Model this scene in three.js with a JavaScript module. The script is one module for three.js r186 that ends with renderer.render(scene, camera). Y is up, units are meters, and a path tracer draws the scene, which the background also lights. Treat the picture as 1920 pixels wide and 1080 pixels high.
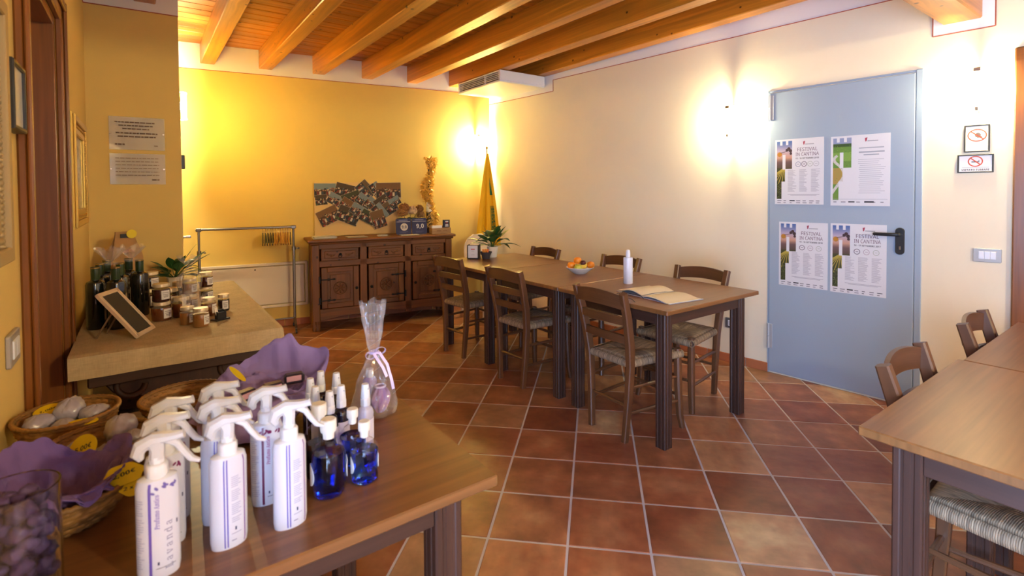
import * as THREE from 'three';
import { mergeGeometries, mergeVertices, toCreasedNormals } from 'three/addons/utils/BufferGeometryUtils.js';
import { RectAreaLightUniformsLib } from 'three/addons/lights/RectAreaLightUniformsLib.js';

// ------------------------------------------------------------------ camera, sky, daylight, exposure
const scene = new THREE.Scene();
const renderer = new THREE.WebGLRenderer({ antialias: true });
renderer.toneMapping = THREE.LinearToneMapping;
renderer.toneMappingExposure = 3.2;
renderer.shadowMap.enabled = true;
RectAreaLightUniformsLib.init();
scene.background = new THREE.Color().setRGB(0.55, 0.75, 1.1);

const camera = new THREE.PerspectiveCamera(58.845, 1920 / 1080, 0.05, 60);
camera.position.set(0, 1.368, 0);
camera.rotation.set(-0.02419, -0.63334, -0.0069, 'YXZ');
camera.setViewOffset(1920, 1080, -7.99, 156.44, 1920, 1080);
camera.focus = 3.2;
camera.userData.fStop = 4.5;
scene.add(camera);

const DAY = new THREE.Color().setRGB(0.48, 0.72, 1.2);
const WARM = new THREE.Color().setRGB(1.0, 0.86, 0.52);
const DAY_I = 9.5, LAMP_I = 2.9, GLOBE_I = 6;
{                                                            // daylight outside the two windows behind the camera: one in the left wall, one in the front wall
  const a = new THREE.RectAreaLight(DAY, DAY_I, 1.4, 1.9); a.position.set(-0.56, 1.05, 0.62); a.rotation.y = -Math.PI / 2; scene.add(a);
  const b = new THREE.RectAreaLight(DAY, DAY_I * 0.12, 1.3, 1.5); b.position.set(0.85, 1.5, 3.72); scene.add(b);
}

// ------------------------------------------------------------------ helpers
function rng(seed) { let a = seed >>> 0; return () => { a = (a + 0x6D2B79F5) | 0; let t = Math.imul(a ^ (a >>> 15), 1 | a); t = (t + Math.imul(t ^ (t >>> 7), 61 | t)) ^ t; return ((t ^ (t >>> 14)) >>> 0) / 4294967296; }; }
const RND = rng(7);
const R = (a, b, r = RND) => a + (b - a) * r();
const lerp = (a, b, t) => a + (b - a) * t, clamp = (x, a = 0, b = 1) => Math.min(b, Math.max(a, x));
const smooth = (a, b, x) => { const t = clamp((x - a) / (b - a)); return t * t * (3 - 2 * t); };
function hash(i, j, s) { let h = (i * 374761393 + j * 668265263 + s * 974711) | 0; h = Math.imul(h ^ (h >>> 13), 1274126177); return ((h ^ (h >>> 16)) >>> 0) / 4294967296; }
function vn(x, y, px, py, s) {                              // periodic value noise
  const i = Math.floor(x), j = Math.floor(y), fx = x - i, fy = y - j, u = fx * fx * (3 - 2 * fx), v = fy * fy * (3 - 2 * fy);
  const m = (a, n) => ((a % n) + n) % n;
  const a = hash(m(i, px), m(j, py), s), b = hash(m(i + 1, px), m(j, py), s), c = hash(m(i, px), m(j + 1, py), s), d = hash(m(i + 1, px), m(j + 1, py), s);
  return lerp(lerp(a, b, u), lerp(c, d, u), v);
}
function fbm(u, v, px, py, s, o = 4) { let r = 0, a = 0.5, t = 0; for (let k = 0; k < o; k++) { r += a * vn(u * px, v * py, px, py, s + k * 17); t += a; a *= 0.5; px *= 2; py *= 2; } return r / t; }
function dtex(w, h, fn, srgb = true, rx = 1, ry = 1) {
  const d = new Uint8Array(w * h * 4);
  for (let j = 0; j < h; j++) for (let i = 0; i < w; i++) {
    const c = fn((i + 0.5) / w, (j + 0.5) / h), k = (j * w + i) * 4, a = Array.isArray(c) ? c : [c, c, c];
    for (let q = 0; q < 3; q++) d[k + q] = clamp(a[q]) * 255; d[k + 3] = 255;
  }
  const t = new THREE.DataTexture(d, w, h); t.wrapS = t.wrapT = THREE.RepeatWrapping; t.magFilter = THREE.LinearFilter; t.minFilter = THREE.LinearMipmapLinearFilter; t.generateMipmaps = true;
  if (srgb) t.colorSpace = THREE.SRGBColorSpace; t.repeat.set(rx, ry); t.needsUpdate = true; return t;
}
function ctex(w, h, draw) {
  const c = document.createElement('canvas'); c.width = w; c.height = h; draw(c.getContext('2d'), w, h);
  const t = new THREE.CanvasTexture(c); t.colorSpace = THREE.SRGBColorSpace; return t;
}
const lin = (r, g, b) => new THREE.Color().setRGB(r, g, b);
function mat(color, rough, o = {}) { return new THREE.MeshPhysicalMaterial({ color: color.isColor ? color : new THREE.Color(color), roughness: rough, ...o }); }
const wood = (color, rough, map, o = {}) => mat(color, rough, { map, ...o });

// geometry
const nrm = g => { if (!g.attributes.normal) g.computeVertexNormals(); return g; };
function flat(g) { const n = g.index ? g.toNonIndexed() : g; return n; }
function merge(list) {
  const L = list.map(g => { const n = flat(nrm(g)); for (const k of Object.keys(n.attributes)) if (!['position', 'normal', 'uv'].includes(k)) n.deleteAttribute(k); if (!n.attributes.uv) n.setAttribute('uv', new THREE.BufferAttribute(new Float32Array(n.attributes.position.count * 2), 2)); return n; });
  return L.length === 1 ? L[0] : mergeGeometries(L);
}
function uvBox(g, grain = 0, ou = R(0, 3), ov = R(0, 3)) {
  const n = flat(nrm(g)), p = n.attributes.position, q = n.attributes.normal, uv = new Float32Array(p.count * 2);
  for (let i = 0; i < p.count; i += 3) {
    let a = [0, 0, 0]; for (let k = 0; k < 3; k++) { a[0] += Math.abs(q.getX(i + k)); a[1] += Math.abs(q.getY(i + k)); a[2] += Math.abs(q.getZ(i + k)); }
    const ax = a[0] >= a[1] && a[0] >= a[2] ? 0 : a[1] >= a[2] ? 1 : 2, o = [0, 1, 2].filter(k => k !== ax);
    const [c, d] = o[1] === grain ? [o[1], o[0]] : o; const end = ax === grain ? 0.25 : 1;
    for (let k = 0; k < 3; k++) { const P = [p.getX(i + k), p.getY(i + k), p.getZ(i + k)]; uv[(i + k) * 2] = P[c] * end + ou; uv[(i + k) * 2 + 1] = P[d] + ov; }
  }
  n.setAttribute('uv', new THREE.BufferAttribute(uv, 2)); return n;
}
function cbox(w, h, d, c = 0.003) {                         // chamfered box about the origin, 44 triangles
  const X = w / 2, Y = h / 2, Z = d / 2; c = Math.min(c, X * 0.9, Y * 0.9, Z * 0.9);
  const A = (x, y, z) => [x * X, y * (Y - c), z * (Z - c)], B = (x, y, z) => [x * (X - c), y * Y, z * (Z - c)], C = (x, y, z) => [x * (X - c), y * (Y - c), z * Z];
  const out = [], S = [-1, 1], add = poly => {
    const m = [0, 1, 2].map(k => poly.reduce((t, p) => t + p[k], 0)), [p, q, r] = poly, e = [0, 1, 2].map(k => q[k] - p[k]), f = [0, 1, 2].map(k => r[k] - p[k]);
    const n = [e[1] * f[2] - e[2] * f[1], e[2] * f[0] - e[0] * f[2], e[0] * f[1] - e[1] * f[0]];
    if (n[0] * m[0] + n[1] * m[1] + n[2] * m[2] < 0) poly.reverse();
    for (let k = 1; k + 1 < poly.length; k++) out.push(...poly[0], ...poly[k], ...poly[k + 1]);
  };
  for (const s of S) { add([A(s, -1, -1), A(s, 1, -1), A(s, 1, 1), A(s, -1, 1)]); add([B(-1, s, -1), B(1, s, -1), B(1, s, 1), B(-1, s, 1)]); add([C(-1, -1, s), C(1, -1, s), C(1, 1, s), C(-1, 1, s)]); }
  for (const s of S) for (const t of S) {
    add([A(s, t, -1), A(s, t, 1), B(s, t, 1), B(s, t, -1)]); add([A(s, -1, t), A(s, 1, t), C(s, 1, t), C(s, -1, t)]); add([B(-1, s, t), B(1, s, t), C(1, s, t), C(-1, s, t)]);
    for (const u of S) add([A(s, t, u), B(s, t, u), C(s, t, u)]);
  }
  const g = new THREE.BufferGeometry(); g.setAttribute('position', new THREE.Float32BufferAttribute(out, 3)); g.computeVertexNormals(); return g;
}
const bx = (w, h, d, x = 0, y = 0, z = 0, c = 0.003, grain = w >= h && w >= d ? 0 : h >= d ? 1 : 2) => uvBox(cbox(w, h, d, c).translate(x, y, z), grain);
function bar(pts, w, d, ref = [0, 0, 1], ch = 0.18) {       // swept, chamfered rectangle; w along ref, d across it
  const n = pts.length, P = pts.map(p => new THREE.Vector3(...p)), pos = [], idx = [], rf = new THREE.Vector3(...ref), uv = [];
  let len = 0;
  for (let i = 0; i < n; i++) {
    const t = P[Math.min(n - 1, i + 1)].clone().sub(P[Math.max(0, i - 1)]).normalize(), s = rf.clone().addScaledVector(t, -rf.dot(t)).normalize(), u = t.clone().cross(s);
    const a = (w[i] ?? w) / 2, b = (d[i] ?? d) / 2, c = ch * Math.min(a, b); if (i) len += P[i].distanceTo(P[i - 1]);
    [[a, b - c], [a - c, b], [c - a, b], [-a, b - c], [-a, c - b], [c - a, -b], [a - c, -b], [a, c - b]].forEach(([x, y], k) => { const q = P[i].clone().addScaledVector(s, x).addScaledVector(u, y); pos.push(q.x, q.y, q.z); uv.push(len, k * 0.012); });
  }
  for (let i = 0; i + 1 < n; i++) for (let k = 0; k < 8; k++) { const a = i * 8 + k, b = i * 8 + (k + 1) % 8; idx.push(a, b, a + 8, b, b + 8, a + 8); }
  for (let k = 1; k < 7; k++) { idx.push(0, k + 1, k); const o = (n - 1) * 8; idx.push(o, o + k, o + k + 1); }
  const g = new THREE.BufferGeometry(); g.setAttribute('position', new THREE.Float32BufferAttribute(pos, 3)); g.setAttribute('uv', new THREE.Float32BufferAttribute(uv, 2)); g.setIndex(idx);
  return toCreasedNormals(g, 0.5);
}
const lathe = (pr, seg = 28, cr = 0.7) => toCreasedNormals(new THREE.LatheGeometry(pr.map(p => new THREE.Vector2(Math.max(1e-5, p[0]), p[1])), seg), cr);
const cyl = (r, h, x = 0, y = 0, z = 0, seg = 20, r2 = r) => toCreasedNormals(new THREE.CylinderGeometry(r2, r, h, seg), 0.7).translate(x, y, z);
const sph = (r, x = 0, y = 0, z = 0, a = 16, b = 12) => new THREE.SphereGeometry(r, a, b).translate(x, y, z);
const tube = (pts, r, seg = 24, rad = 8) => new THREE.TubeGeometry(new THREE.CatmullRomCurve3(pts.map(p => new THREE.Vector3(...p))), seg, r, rad);
function extr(pts, depth, bevel = 0, holes = []) {
  const s = new THREE.Shape(pts.map(p => new THREE.Vector2(...p))); for (const h of holes) s.holes.push(new THREE.Path(h.map(p => new THREE.Vector2(...p))));
  return new THREE.ExtrudeGeometry(s, { depth: depth - 2 * bevel, bevelEnabled: bevel > 0, bevelThickness: bevel, bevelSize: bevel, bevelOffset: -bevel, bevelSegments: 1, curveSegments: 8 }).translate(0, 0, bevel);
}
const rect = (x0, y0, x1, y1) => [[x0, y0], [x1, y0], [x1, y1], [x0, y1]];
function rrect(x0, y0, x1, y1, r, n = 5) { const o = []; for (const [cx, cy, a] of [[x1 - r, y1 - r, 0], [x0 + r, y1 - r, 1], [x0 + r, y0 + r, 2], [x1 - r, y0 + r, 3]]) for (let k = 0; k <= n; k++) { const t = (a + k / n) * Math.PI / 2; o.push([cx + r * Math.cos(t), cy + r * Math.sin(t)]); } return o; }
function grid(nu, nv, fn, cr = 0, wrapUV = [1, 1]) {        // parametric surface fn(u,v) -> [x,y,z]
  const pos = [], uv = [], idx = [];
  for (let j = 0; j <= nv; j++) for (let i = 0; i <= nu; i++) { pos.push(...fn(i / nu, j / nv)); uv.push(i / nu * wrapUV[0], j / nv * wrapUV[1]); }
  for (let j = 0; j < nv; j++) for (let i = 0; i < nu; i++) { const a = j * (nu + 1) + i, b = a + 1, c = a + nu + 1, d = c + 1; idx.push(a, b, d, a, d, c); }
  const g = new THREE.BufferGeometry(); g.setAttribute('position', new THREE.Float32BufferAttribute(pos, 3)); g.setAttribute('uv', new THREE.Float32BufferAttribute(uv, 2)); g.setIndex(idx); g.computeVertexNormals();
  return g;
}
function shell(nu, nv, fn, th) {                            // the same with thickness th, both sides and rim
  const g = grid(nu, nv, fn), p = g.attributes.position, n = g.attributes.normal, N = p.count, pos = [], uv = [], idx = [...g.index.array];
  for (let s = 0; s < 2; s++) for (let i = 0; i < N; i++) { const k = s ? -th : 0; pos.push(p.getX(i) + n.getX(i) * k, p.getY(i) + n.getY(i) * k, p.getZ(i) + n.getZ(i) * k); uv.push(g.attributes.uv.getX(i), g.attributes.uv.getY(i)); }
  const base = g.index.array; for (let k = 0; k < base.length; k += 3) idx.push(base[k] + N, base[k + 2] + N, base[k + 1] + N);
  const W = nu + 1, edge = (a, b) => idx.push(a, a + N, b, b, a + N, b + N);
  for (let i = 0; i < nu; i++) { edge(i, i + 1); edge(nv * W + i + 1, nv * W + i); } for (let j = 0; j < nv; j++) { edge((j + 1) * W, j * W); edge(j * W + nu, (j + 1) * W + nu); }
  const o = new THREE.BufferGeometry(); o.setAttribute('position', new THREE.Float32BufferAttribute(pos, 3)); o.setAttribute('uv', new THREE.Float32BufferAttribute(uv, 2)); o.setIndex(idx); return toCreasedNormals(o, 1.2);
}
const rotY = (g, a) => g.rotateY(a);

// scene building
const taken = {};
const numbered = n => { const k = taken[n] = (taken[n] ?? -1) + 1; return k ? `${n}_${String(k).padStart(3, '0')}` : n; };
function mesh(name, g, m, parent) { const o = new THREE.Mesh(Array.isArray(g) ? merge(g) : nrm(g), m); o.name = parent ? name : numbered(name); o.castShadow = o.receiveShadow = true; (parent || scene).add(o); return o; }
function thing(name, label, category, pos = [0, 0, 0], turn = 0, group) { const o = new THREE.Group(); o.name = numbered(name); scene.add(o); o.position.set(...pos); o.rotation.y = turn; o.userData = { label, category }; if (group) o.userData.group = group; return o; }
function tag(o, label, category, group) { o.userData = { label, category }; if (group) o.userData.group = group; return o; }
function dup(o, label, pos, turn = 0, group) { const c = o.clone(); c.name = numbered(o.name.replace(/_\d{3}$/, '')); c.userData = { ...o.userData, label }; if (group) c.userData.group = group; c.position.set(...pos); c.rotation.y = turn; scene.add(c); return c; }
function struct(name) { const o = new THREE.Group(); o.name = name; o.userData.kind = 'structure'; scene.add(o); return o; }

// ------------------------------------------------------------------ procedural surfaces
const grain = dtex(512, 256, (u, v) => {                    // fine laminate grain along u
  const w = v + 0.03 * fbm(u, v, 2, 3, 5), a = fbm(u, w, 3, 48, 11, 3), b = fbm(u, w, 8, 110, 23, 2), c = fbm(u, v, 2, 4, 31, 3);
  const t = 0.72 + 0.2 * a + 0.1 * (b - 0.5) + 0.1 * (c - 0.5); return [t, t * 0.985, t * 0.965];
}, true, 0.8, 1.6);
const knots = (() => {                                      // softwood: broad growth lines and knots
  const K = [], r = rng(5); for (let k = 0; k < 9; k++) K.push([r(), r(), 0.014 + 0.016 * r()]);
  return dtex(1024, 256, (u, v) => {
    let bend = 0, dark = 0;
    for (const [ku, kv, kr] of K) { let du = Math.abs(u - ku), dv = v - kv; du = Math.min(du, 1 - du); dv -= Math.round(dv); const d = Math.hypot(du * 2.2, dv * 0.7); bend += dv * 0.9 * Math.exp(-(d * d) / (kr * kr * 9)); dark = Math.max(dark, smooth(kr * 0.62, kr * 0.3, d)); }
    const w = v - bend * 0.5 + 0.05 * fbm(u, v, 2, 2, 3), a = vn(u * 3, w * 26, 3, 26, 9), b = fbm(u, w, 6, 70, 41, 2);
    const t = 0.78 + 0.2 * a + 0.16 * (b - 0.5) - 0.5 * dark; return [t, t * (0.97 - 0.12 * dark), t * (0.93 - 0.3 * dark)];
  }, true, 0.45, 1.8);
})();
const plaster = dtex(256, 256, (u, v) => 0.5 + 0.5 * (fbm(u, v, 8, 8, 3, 5) - 0.5), false, 1.1, 1.1);
const plasterTone = dtex(256, 256, (u, v) => { const t = 0.975 + 0.05 * (fbm(u, v, 3, 3, 77, 4) - 0.5); return [t, t, t]; }, true, 0.35, 0.35);
const linen = dtex(256, 256, (u, v) => { const t = 0.82 + 0.12 * (fbm(u, v, 6, 6, 4, 3) - 0.5) + 0.05 * (vn(u * 128, v * 16, 128, 16, 8) - 0.5) + 0.05 * (vn(u * 16, v * 128, 16, 128, 9) - 0.5); return [t, t * 0.98, t * 0.95]; }, true, 3, 3);
const linenBump = dtex(256, 256, (u, v) => 0.5 + 0.25 * Math.sin(u * 2 * Math.PI * 64) * Math.sin(v * 2 * Math.PI * 64) + 0.25 * (fbm(u, v, 16, 16, 2, 3) - 0.5), false, 6, 6);
const rushMap = dtex(256, 128, (u, v) => {                  // strands run along u; stripes across v
  const s = v * 22, k = Math.floor(s), f = s - k, edge = Math.min(f, 1 - f) * 2, tone = 0.72 + 0.2 * hash(k, 3, 9), st = vn(u * 10, v * 44, 10, 44, 5);
  const t = tone * (0.7 + 0.3 * smooth(0, 0.35, edge)) * (0.85 + 0.3 * st), green = 0; return [t * (1 - 0.06 * green), t * 0.97, t * (0.88 - 0.1 * green)];
}, true, 1, 1);
const rushBump = dtex(128, 128, (u, v) => { const f = v * 22 % 1; return Math.sin(f * Math.PI) * 0.8 + 0.2 * vn(u * 20, v * 44, 20, 44, 3); }, false, 1, 1);

const M = {
  wallCream: mat(lin(0.81, 0.72, 0.54), 0.85, { map: plasterTone, bumpMap: plaster, bumpScale: 0.002 }),
  wallTan: mat(lin(0.79, 0.56, 0.17), 0.85, { map: plasterTone, bumpMap: plaster, bumpScale: 0.002 }),
  wallYellow: mat(lin(0.77, 0.56, 0.15), 0.85, { map: plasterTone, bumpMap: plaster, bumpScale: 0.002 }),
  white: mat(lin(0.80, 0.78, 0.76), 0.85, { bumpMap: plaster, bumpScale: 0.002 }),
  redLine: mat(lin(0.36, 0.09, 0.05), 0.8),
  grout: mat(lin(0.5, 0.45, 0.43), 0.9, { bumpMap: plaster, bumpScale: 0.002 }),
  beam: wood(lin(0.64, 0.265, 0.022), 0.38, knots, { clearcoat: 0.25, clearcoatRoughness: 0.35 }),
  plank: wood(lin(0.54, 0.21, 0.018), 0.45, knots),
  tableTop: wood(lin(0.30, 0.128, 0.04), 0.34, grain),
  tableLeg: wood(lin(0.078, 0.034, 0.023), 0.42, grain),
  chair: wood(lin(0.155, 0.062, 0.024), 0.4, grain, { clearcoat: 0.15, clearcoatRoughness: 0.3 }),
  rush: mat(lin(0.43, 0.31, 0.225), 0.75, { map: rushMap, bumpMap: rushBump, bumpScale: 0.0018 }),
  pine: wood(lin(0.20, 0.07, 0.01), 0.5, knots),
  iron: mat(lin(0.018, 0.016, 0.015), 0.5, { metalness: 0.6 }),
  doorWood: wood(lin(0.34, 0.115, 0.02), 0.32, grain, { clearcoat: 0.3, clearcoatRoughness: 0.25 }),
  darkWood: wood(lin(0.06, 0.023, 0.009), 0.55, knots),
  skirting: mat(lin(0.40, 0.13, 0.05), 0.5),
  blueDoor: mat(lin(0.31, 0.385, 0.475), 0.4),
  blackPlastic: mat(lin(0.014, 0.014, 0.015), 0.4),
  whitePlastic: mat(lin(0.74, 0.76, 0.82), 0.35),
  clearWhite: mat(lin(0.76, 0.78, 0.84), 0.3, { transmission: 0.25, thickness: 0 }),
  chrome: mat(lin(0.62, 0.61, 0.6), 0.22, { metalness: 1 }),
  steel: mat(lin(0.22, 0.2, 0.18), 0.35, { metalness: 1 }),
  paper: mat(lin(0.82, 0.82, 0.83), 0.7),
  cream: mat(lin(0.80, 0.76, 0.66), 0.6),
  glass: mat(lin(1, 1, 1), 0.03, { transmission: 1, thickness: 0, ior: 1.45 }),
  film: mat(lin(0.95, 0.95, 0.97), 0.1, { transmission: 0.92, thickness: 0, ior: 1.5, side: THREE.DoubleSide }),
};

// ------------------------------------------------------------------ the room shell
const H0 = 2.815, TRIM = 2.57;
const PT = { lf: [-0.27, 3.4], lb: [-0.27, -4.18], pr: [0.223, -4.153], bl: [0.223, -5.813], br: [3.491, -5.307], rf: [4.279, 3.4] };
function frame(A, B) {                                      // a wall seen from inside, s running left to right
  const dx = B[0] - A[0], dz = B[1] - A[1], L = Math.hypot(dx, dz), d = [dx / L, dz / L], n = [-d[1], d[0]], turn = Math.atan2(-d[1], d[0]);
  return { A, d, n, L, turn, at: (s, y, out = 0) => [A[0] + d[0] * s + n[0] * out, y, A[1] + d[1] * s + n[1] * out] };
}
const FW = { right: frame(PT.br, PT.rf), back: frame(PT.bl, PT.br), end: frame(PT.lb, PT.pr), nook: frame(PT.pr, PT.bl), left: frame(PT.lf, PT.lb), front: frame(PT.rf, PT.lf) };
function wall(name, f, m, e0, e1, holes = []) {
  const o = struct(name); o.position.set(f.A[0], 0, f.A[1]); o.rotation.y = f.turn;
  mesh('wall_surface', extr(rect(-e0, -0.06, f.L + e1, H0 + 0.02), 0.22, 0, holes.map(h => rect(...h))).translate(0, 0, -0.22), m, o); return o;
}
const wR = wall('wall_right', FW.right, M.wallCream, 0.2, 0.2), wB = wall('wall_back', FW.back, M.wallYellow, 0.2, 0);
const wE = wall('wall_end', FW.end, M.wallTan, 0.2, 0), wN = wall('wall_nook', FW.nook, M.wallYellow, -0.03, 0.2);
const wL = wall('wall_left', FW.left, M.wallTan, 0.2, 0, [[3.4 + 1.99, -0.03, 3.4 + 2.79, 2.085], [2.08, 0.1, 3.48, 2.0]]);
const wF = wall('wall_front', FW.front, M.wallCream, 0.2, 0.2, [[4.279 - 1.5, 0.8, 4.279 - 0.2, 2.2]]);
// white band under the ceiling and its thin painted red border
function band(w, x0, x1, y0) { mesh('white_band', bx(x1 - x0, H0 - y0, 0.002, (x0 + x1) / 2, (H0 + y0) / 2, 0.001, 0.0004), M.white, w); mesh('red_border', bx(x1 - x0, 0.006, 0.0032, (x0 + x1) / 2, y0, 0.0016, 0.0004), M.redLine, w); }
const sR = z => (z + 5.307) / 0.9959, sB = x => (x - 0.223) / 0.9882;
band(wB, 0, FW.back.L, TRIM); band(wE, 0, FW.end.L, TRIM); band(wN, 0, FW.nook.L, TRIM); band(wL, 0, FW.left.L, TRIM);
band(wR, 0, sR(-4.206), 2.45); band(wR, sR(-4.206), FW.right.L, TRIM);
mesh('red_border', bx(0.006, TRIM - 2.45, 0.0032, sR(-4.206), (TRIM + 2.45) / 2, 0.0016, 0.0004), M.redLine, wR);
mesh('white_band', bx(0.278, H0 - 2.289, 0.003, sR(-0.875), (H0 + 2.289) / 2, 0.0015, 0.0004), M.white, wR);
mesh('red_border', merge([bx(0.278, 0.006, 0.0042, sR(-0.875), 2.289, 0.0021, 0.0004), bx(0.006, TRIM - 2.289, 0.0042, sR(-0.875) - 0.139, (TRIM + 2.289) / 2, 0.0021, 0.0004), bx(0.006, TRIM - 2.289, 0.0042, sR(-0.875) + 0.139, (TRIM + 2.289) / 2, 0.0021, 0.0004)]), M.redLine, wR);
// closed corridor behind the left door
const wC = struct('wall_corridor'); wC.position.set(-0.49, 0, -1.6);
mesh('wall_surface', merge([bx(0.1, 2.6, 2, -1.2, 1.25, -0.9), bx(1.3, 2.6, 0.1, -0.6, 1.25, 0.1), bx(1.3, 2.6, 0.1, -0.6, 1.25, -1.85), bx(1.3, 0.1, 2.1, -0.6, 2.55, -0.9), bx(1.3, 0.06, 2.1, -0.6, -0.03, -0.9)]), M.wallYellow, wC);

// floor: grout bed and single terracotta tiles laid at 45 degrees
const floor = struct('floor');
mesh('grout_bed', extr([[-0.5, -3.62], [4.55, -3.62], [4.55, 6.1], [-0.5, 6.1]], 0.06).rotateX(-Math.PI / 2).translate(0, -0.0625, 0), M.grout, floor);
const tileMaps = [0, 1, 2, 3, 4].map(k => dtex(128, 128, (u, v) => {
  const a = fbm(u, v, 2, 2, 100 + k * 9, 5), b = fbm(u, v, 10, 10, 200 + k, 3), c = fbm(u, v, 3, 9, 300 + k, 3), p = smooth(0.72, 0.8, fbm(u, v, 22, 22, 400 + k, 2));
  const t = 0.8 + 0.42 * (a - 0.5) + 0.1 * (b - 0.5) + 0.14 * (c - 0.5) - 0.02 * p, y = smooth(0.5, 0.72, a); return [t * 1.02, t * (0.95 + 0.1 * y), t * (0.9 + 0.12 * y)];
}));
const tileBump = dtex(128, 128, (u, v) => 0.5 * fbm(u, v, 3, 3, 900, 3) + 0.5 * fbm(u, v, 16, 16, 910, 3), false);
const tileRough = dtex(128, 128, (u, v) => 0.75 + 0.35 * (fbm(u, v, 5, 5, 930, 3) - 0.5), false);
const tileTones = [[0.47, 0.185, 0.085], [0.40, 0.145, 0.068], [0.53, 0.24, 0.115], [0.62, 0.37, 0.21], [0.49, 0.215, 0.105], [0.33, 0.11, 0.055]];
const tileMats = []; tileTones.forEach((c, i) => [0, 1].forEach(k => tileMats.push(mat(lin(...c), 0.52, { map: tileMaps[(i * 2 + k) % 5], roughnessMap: tileRough, bumpMap: tileBump, bumpScale: 0.0007 }))));
const tileGeo = (() => { const g = cbox(0.3075, 0.02, 0.3075, 0.003).translate(0, -0.01, 0), n = uvBox(g, 0, 0, 0), a = n.attributes.uv; for (let i = 0; i < a.count; i++) a.setXY(i, a.getX(i) / 0.31 + 0.5, a.getY(i) / 0.31 + 0.5); return n; })();
const inside = (x, z, m) => x > -0.27 - m && x < 3.491 + (z + 5.307) * 0.0905 + m && z > -5.307 + (x - 3.491) * 0.155 - m && z < 3.4 + m && (z > -4.17 - m || x > 0.22 - m);
{
  const r = rng(41), rest = [];
  for (let i = -40; i < 40; i++) for (let j = -40; j < 40; j++) {
    const x = 2.194 + 0.315 * (0.7065 * (i + 0.5) - 0.7075 * (j + 0.5)), z = -2.344 + 0.315 * (0.7075 * (i + 0.5) + 0.7065 * (j + 0.5)), k = Math.floor(Math.pow(r(), 0.85) * 12) % 12, q = Math.floor(r() * 4), dy = r() * 0.0012;
    if (!inside(x, z, 0.16)) continue;
    const front = -(Math.sin(0.6333) * -x + Math.cos(0.6333) * z);
    if (front > 0.35 && z < 1.0) { const t = mesh('tile', tileGeo, tileMats[k], floor); t.position.set(x, -dy, z); t.rotation.y = -Math.PI / 4 + q * Math.PI / 2; }
    else rest.push(tileGeo.clone().rotateY(-Math.PI / 4).translate(x, -dy, z));
  }
  const o = mesh('tiles_behind', rest, tileMats[0], floor); o.userData.kind = 'stuff';
}
// ceiling: boards on rafters, one girder
const ceiling = struct('ceiling');
mesh('roof_deck', bx(5.3, 0.1, 9.8, 2.05, 2.9, -1.15, 0.01), M.plank, ceiling);
{
  const geos = [0, 1, 2, 3].map(k => uvBox(cbox(5.0, 0.022, 0.132, 0.006), 0, k * 0.7, k * 0.21));
  for (let k = 0; k < 70; k++) { const p = mesh('plank', geos[(k * 7) % 4], M.plank, ceiling); p.position.set(2.02, 2.826, -5.86 + k * 0.1345); }
  for (let k = 0; k < 8; k++) { const x0 = -0.017 + k * 0.4985, z0 = k === 0 ? -4.25 : -5.307 + (x0 - 3.491) * 0.155 - 0.06; mesh('rafter', bx(0.12, 0.19, 3.45 - z0, x0 + 0.06, 2.722, (3.45 + z0) / 2, 0.006, 2), M.beam, ceiling); }
  mesh('girder', bx(4.3, 0.28, 0.178, 1.85, 2.488, -0.881, 0.008, 0), M.beam, ceiling);
}
// skirting tiles
const baseR = struct('baseboard_right'), baseB = struct('baseboard_back');
for (let s = 0.01; s < sR(-1.96) - 0.03; s += 0.318) { const w = Math.min(0.315, sR(-1.965) - s), p = mesh('tile', bx(w - 0.003, 0.068, 0.011, w / 2, 0.034, 0.0055, 0.002), M.skirting, baseR); p.position.set(s, 0, 0); }
for (let s = 0.01; s < FW.back.L - 0.05; s += 0.318) { const w = Math.min(0.315, FW.back.L - 0.012 - s), p = mesh('tile', bx(w - 0.003, 0.068, 0.011, w / 2, 0.034, 0.0055, 0.002), M.skirting, baseB); p.position.set(s, 0, 0); }
baseR.position.set(...FW.right.at(0, 0)); baseR.rotation.y = FW.right.turn; baseB.position.set(...FW.back.at(0, 0)); baseB.rotation.y = FW.back.turn;
for (let s = sR(-1.05); s < sR(-0.68); s += 0.318) { const w = Math.min(0.315, sR(-0.67) - s), p = mesh('tile', bx(w - 0.003, 0.068, 0.011, w / 2, 0.034, 0.0055, 0.002), M.skirting, baseR); p.position.set(s, 0, 0); }

// windows behind the camera: frame, mullion, panes, sheer curtains
[[0.85, 1]].forEach(([x, n]) => {
  const o = struct('window_' + n); o.position.set(x, 0, 3.45);
  mesh('window_frame', merge([bx(1.3, 0.06, 0.06, 0, 0.83, 0), bx(1.3, 0.06, 0.06, 0, 2.17, 0), bx(0.06, 1.4, 0.06, -0.62, 1.5, 0), bx(0.06, 1.4, 0.06, 0.62, 1.5, 0), bx(0.08, 1.34, 0.06, 0, 1.5, 0)]), M.doorWood, o);
  for (const s of [-1, 1]) mesh('pane', bx(0.55, 1.28, 0.004, s * 0.315, 1.5, 0, 0.0005), M.glass, o);
  mesh('window_sill', bx(1.4, 0.03, 0.2, 0, 0.785, -0.02), M.white, o);
});

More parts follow.
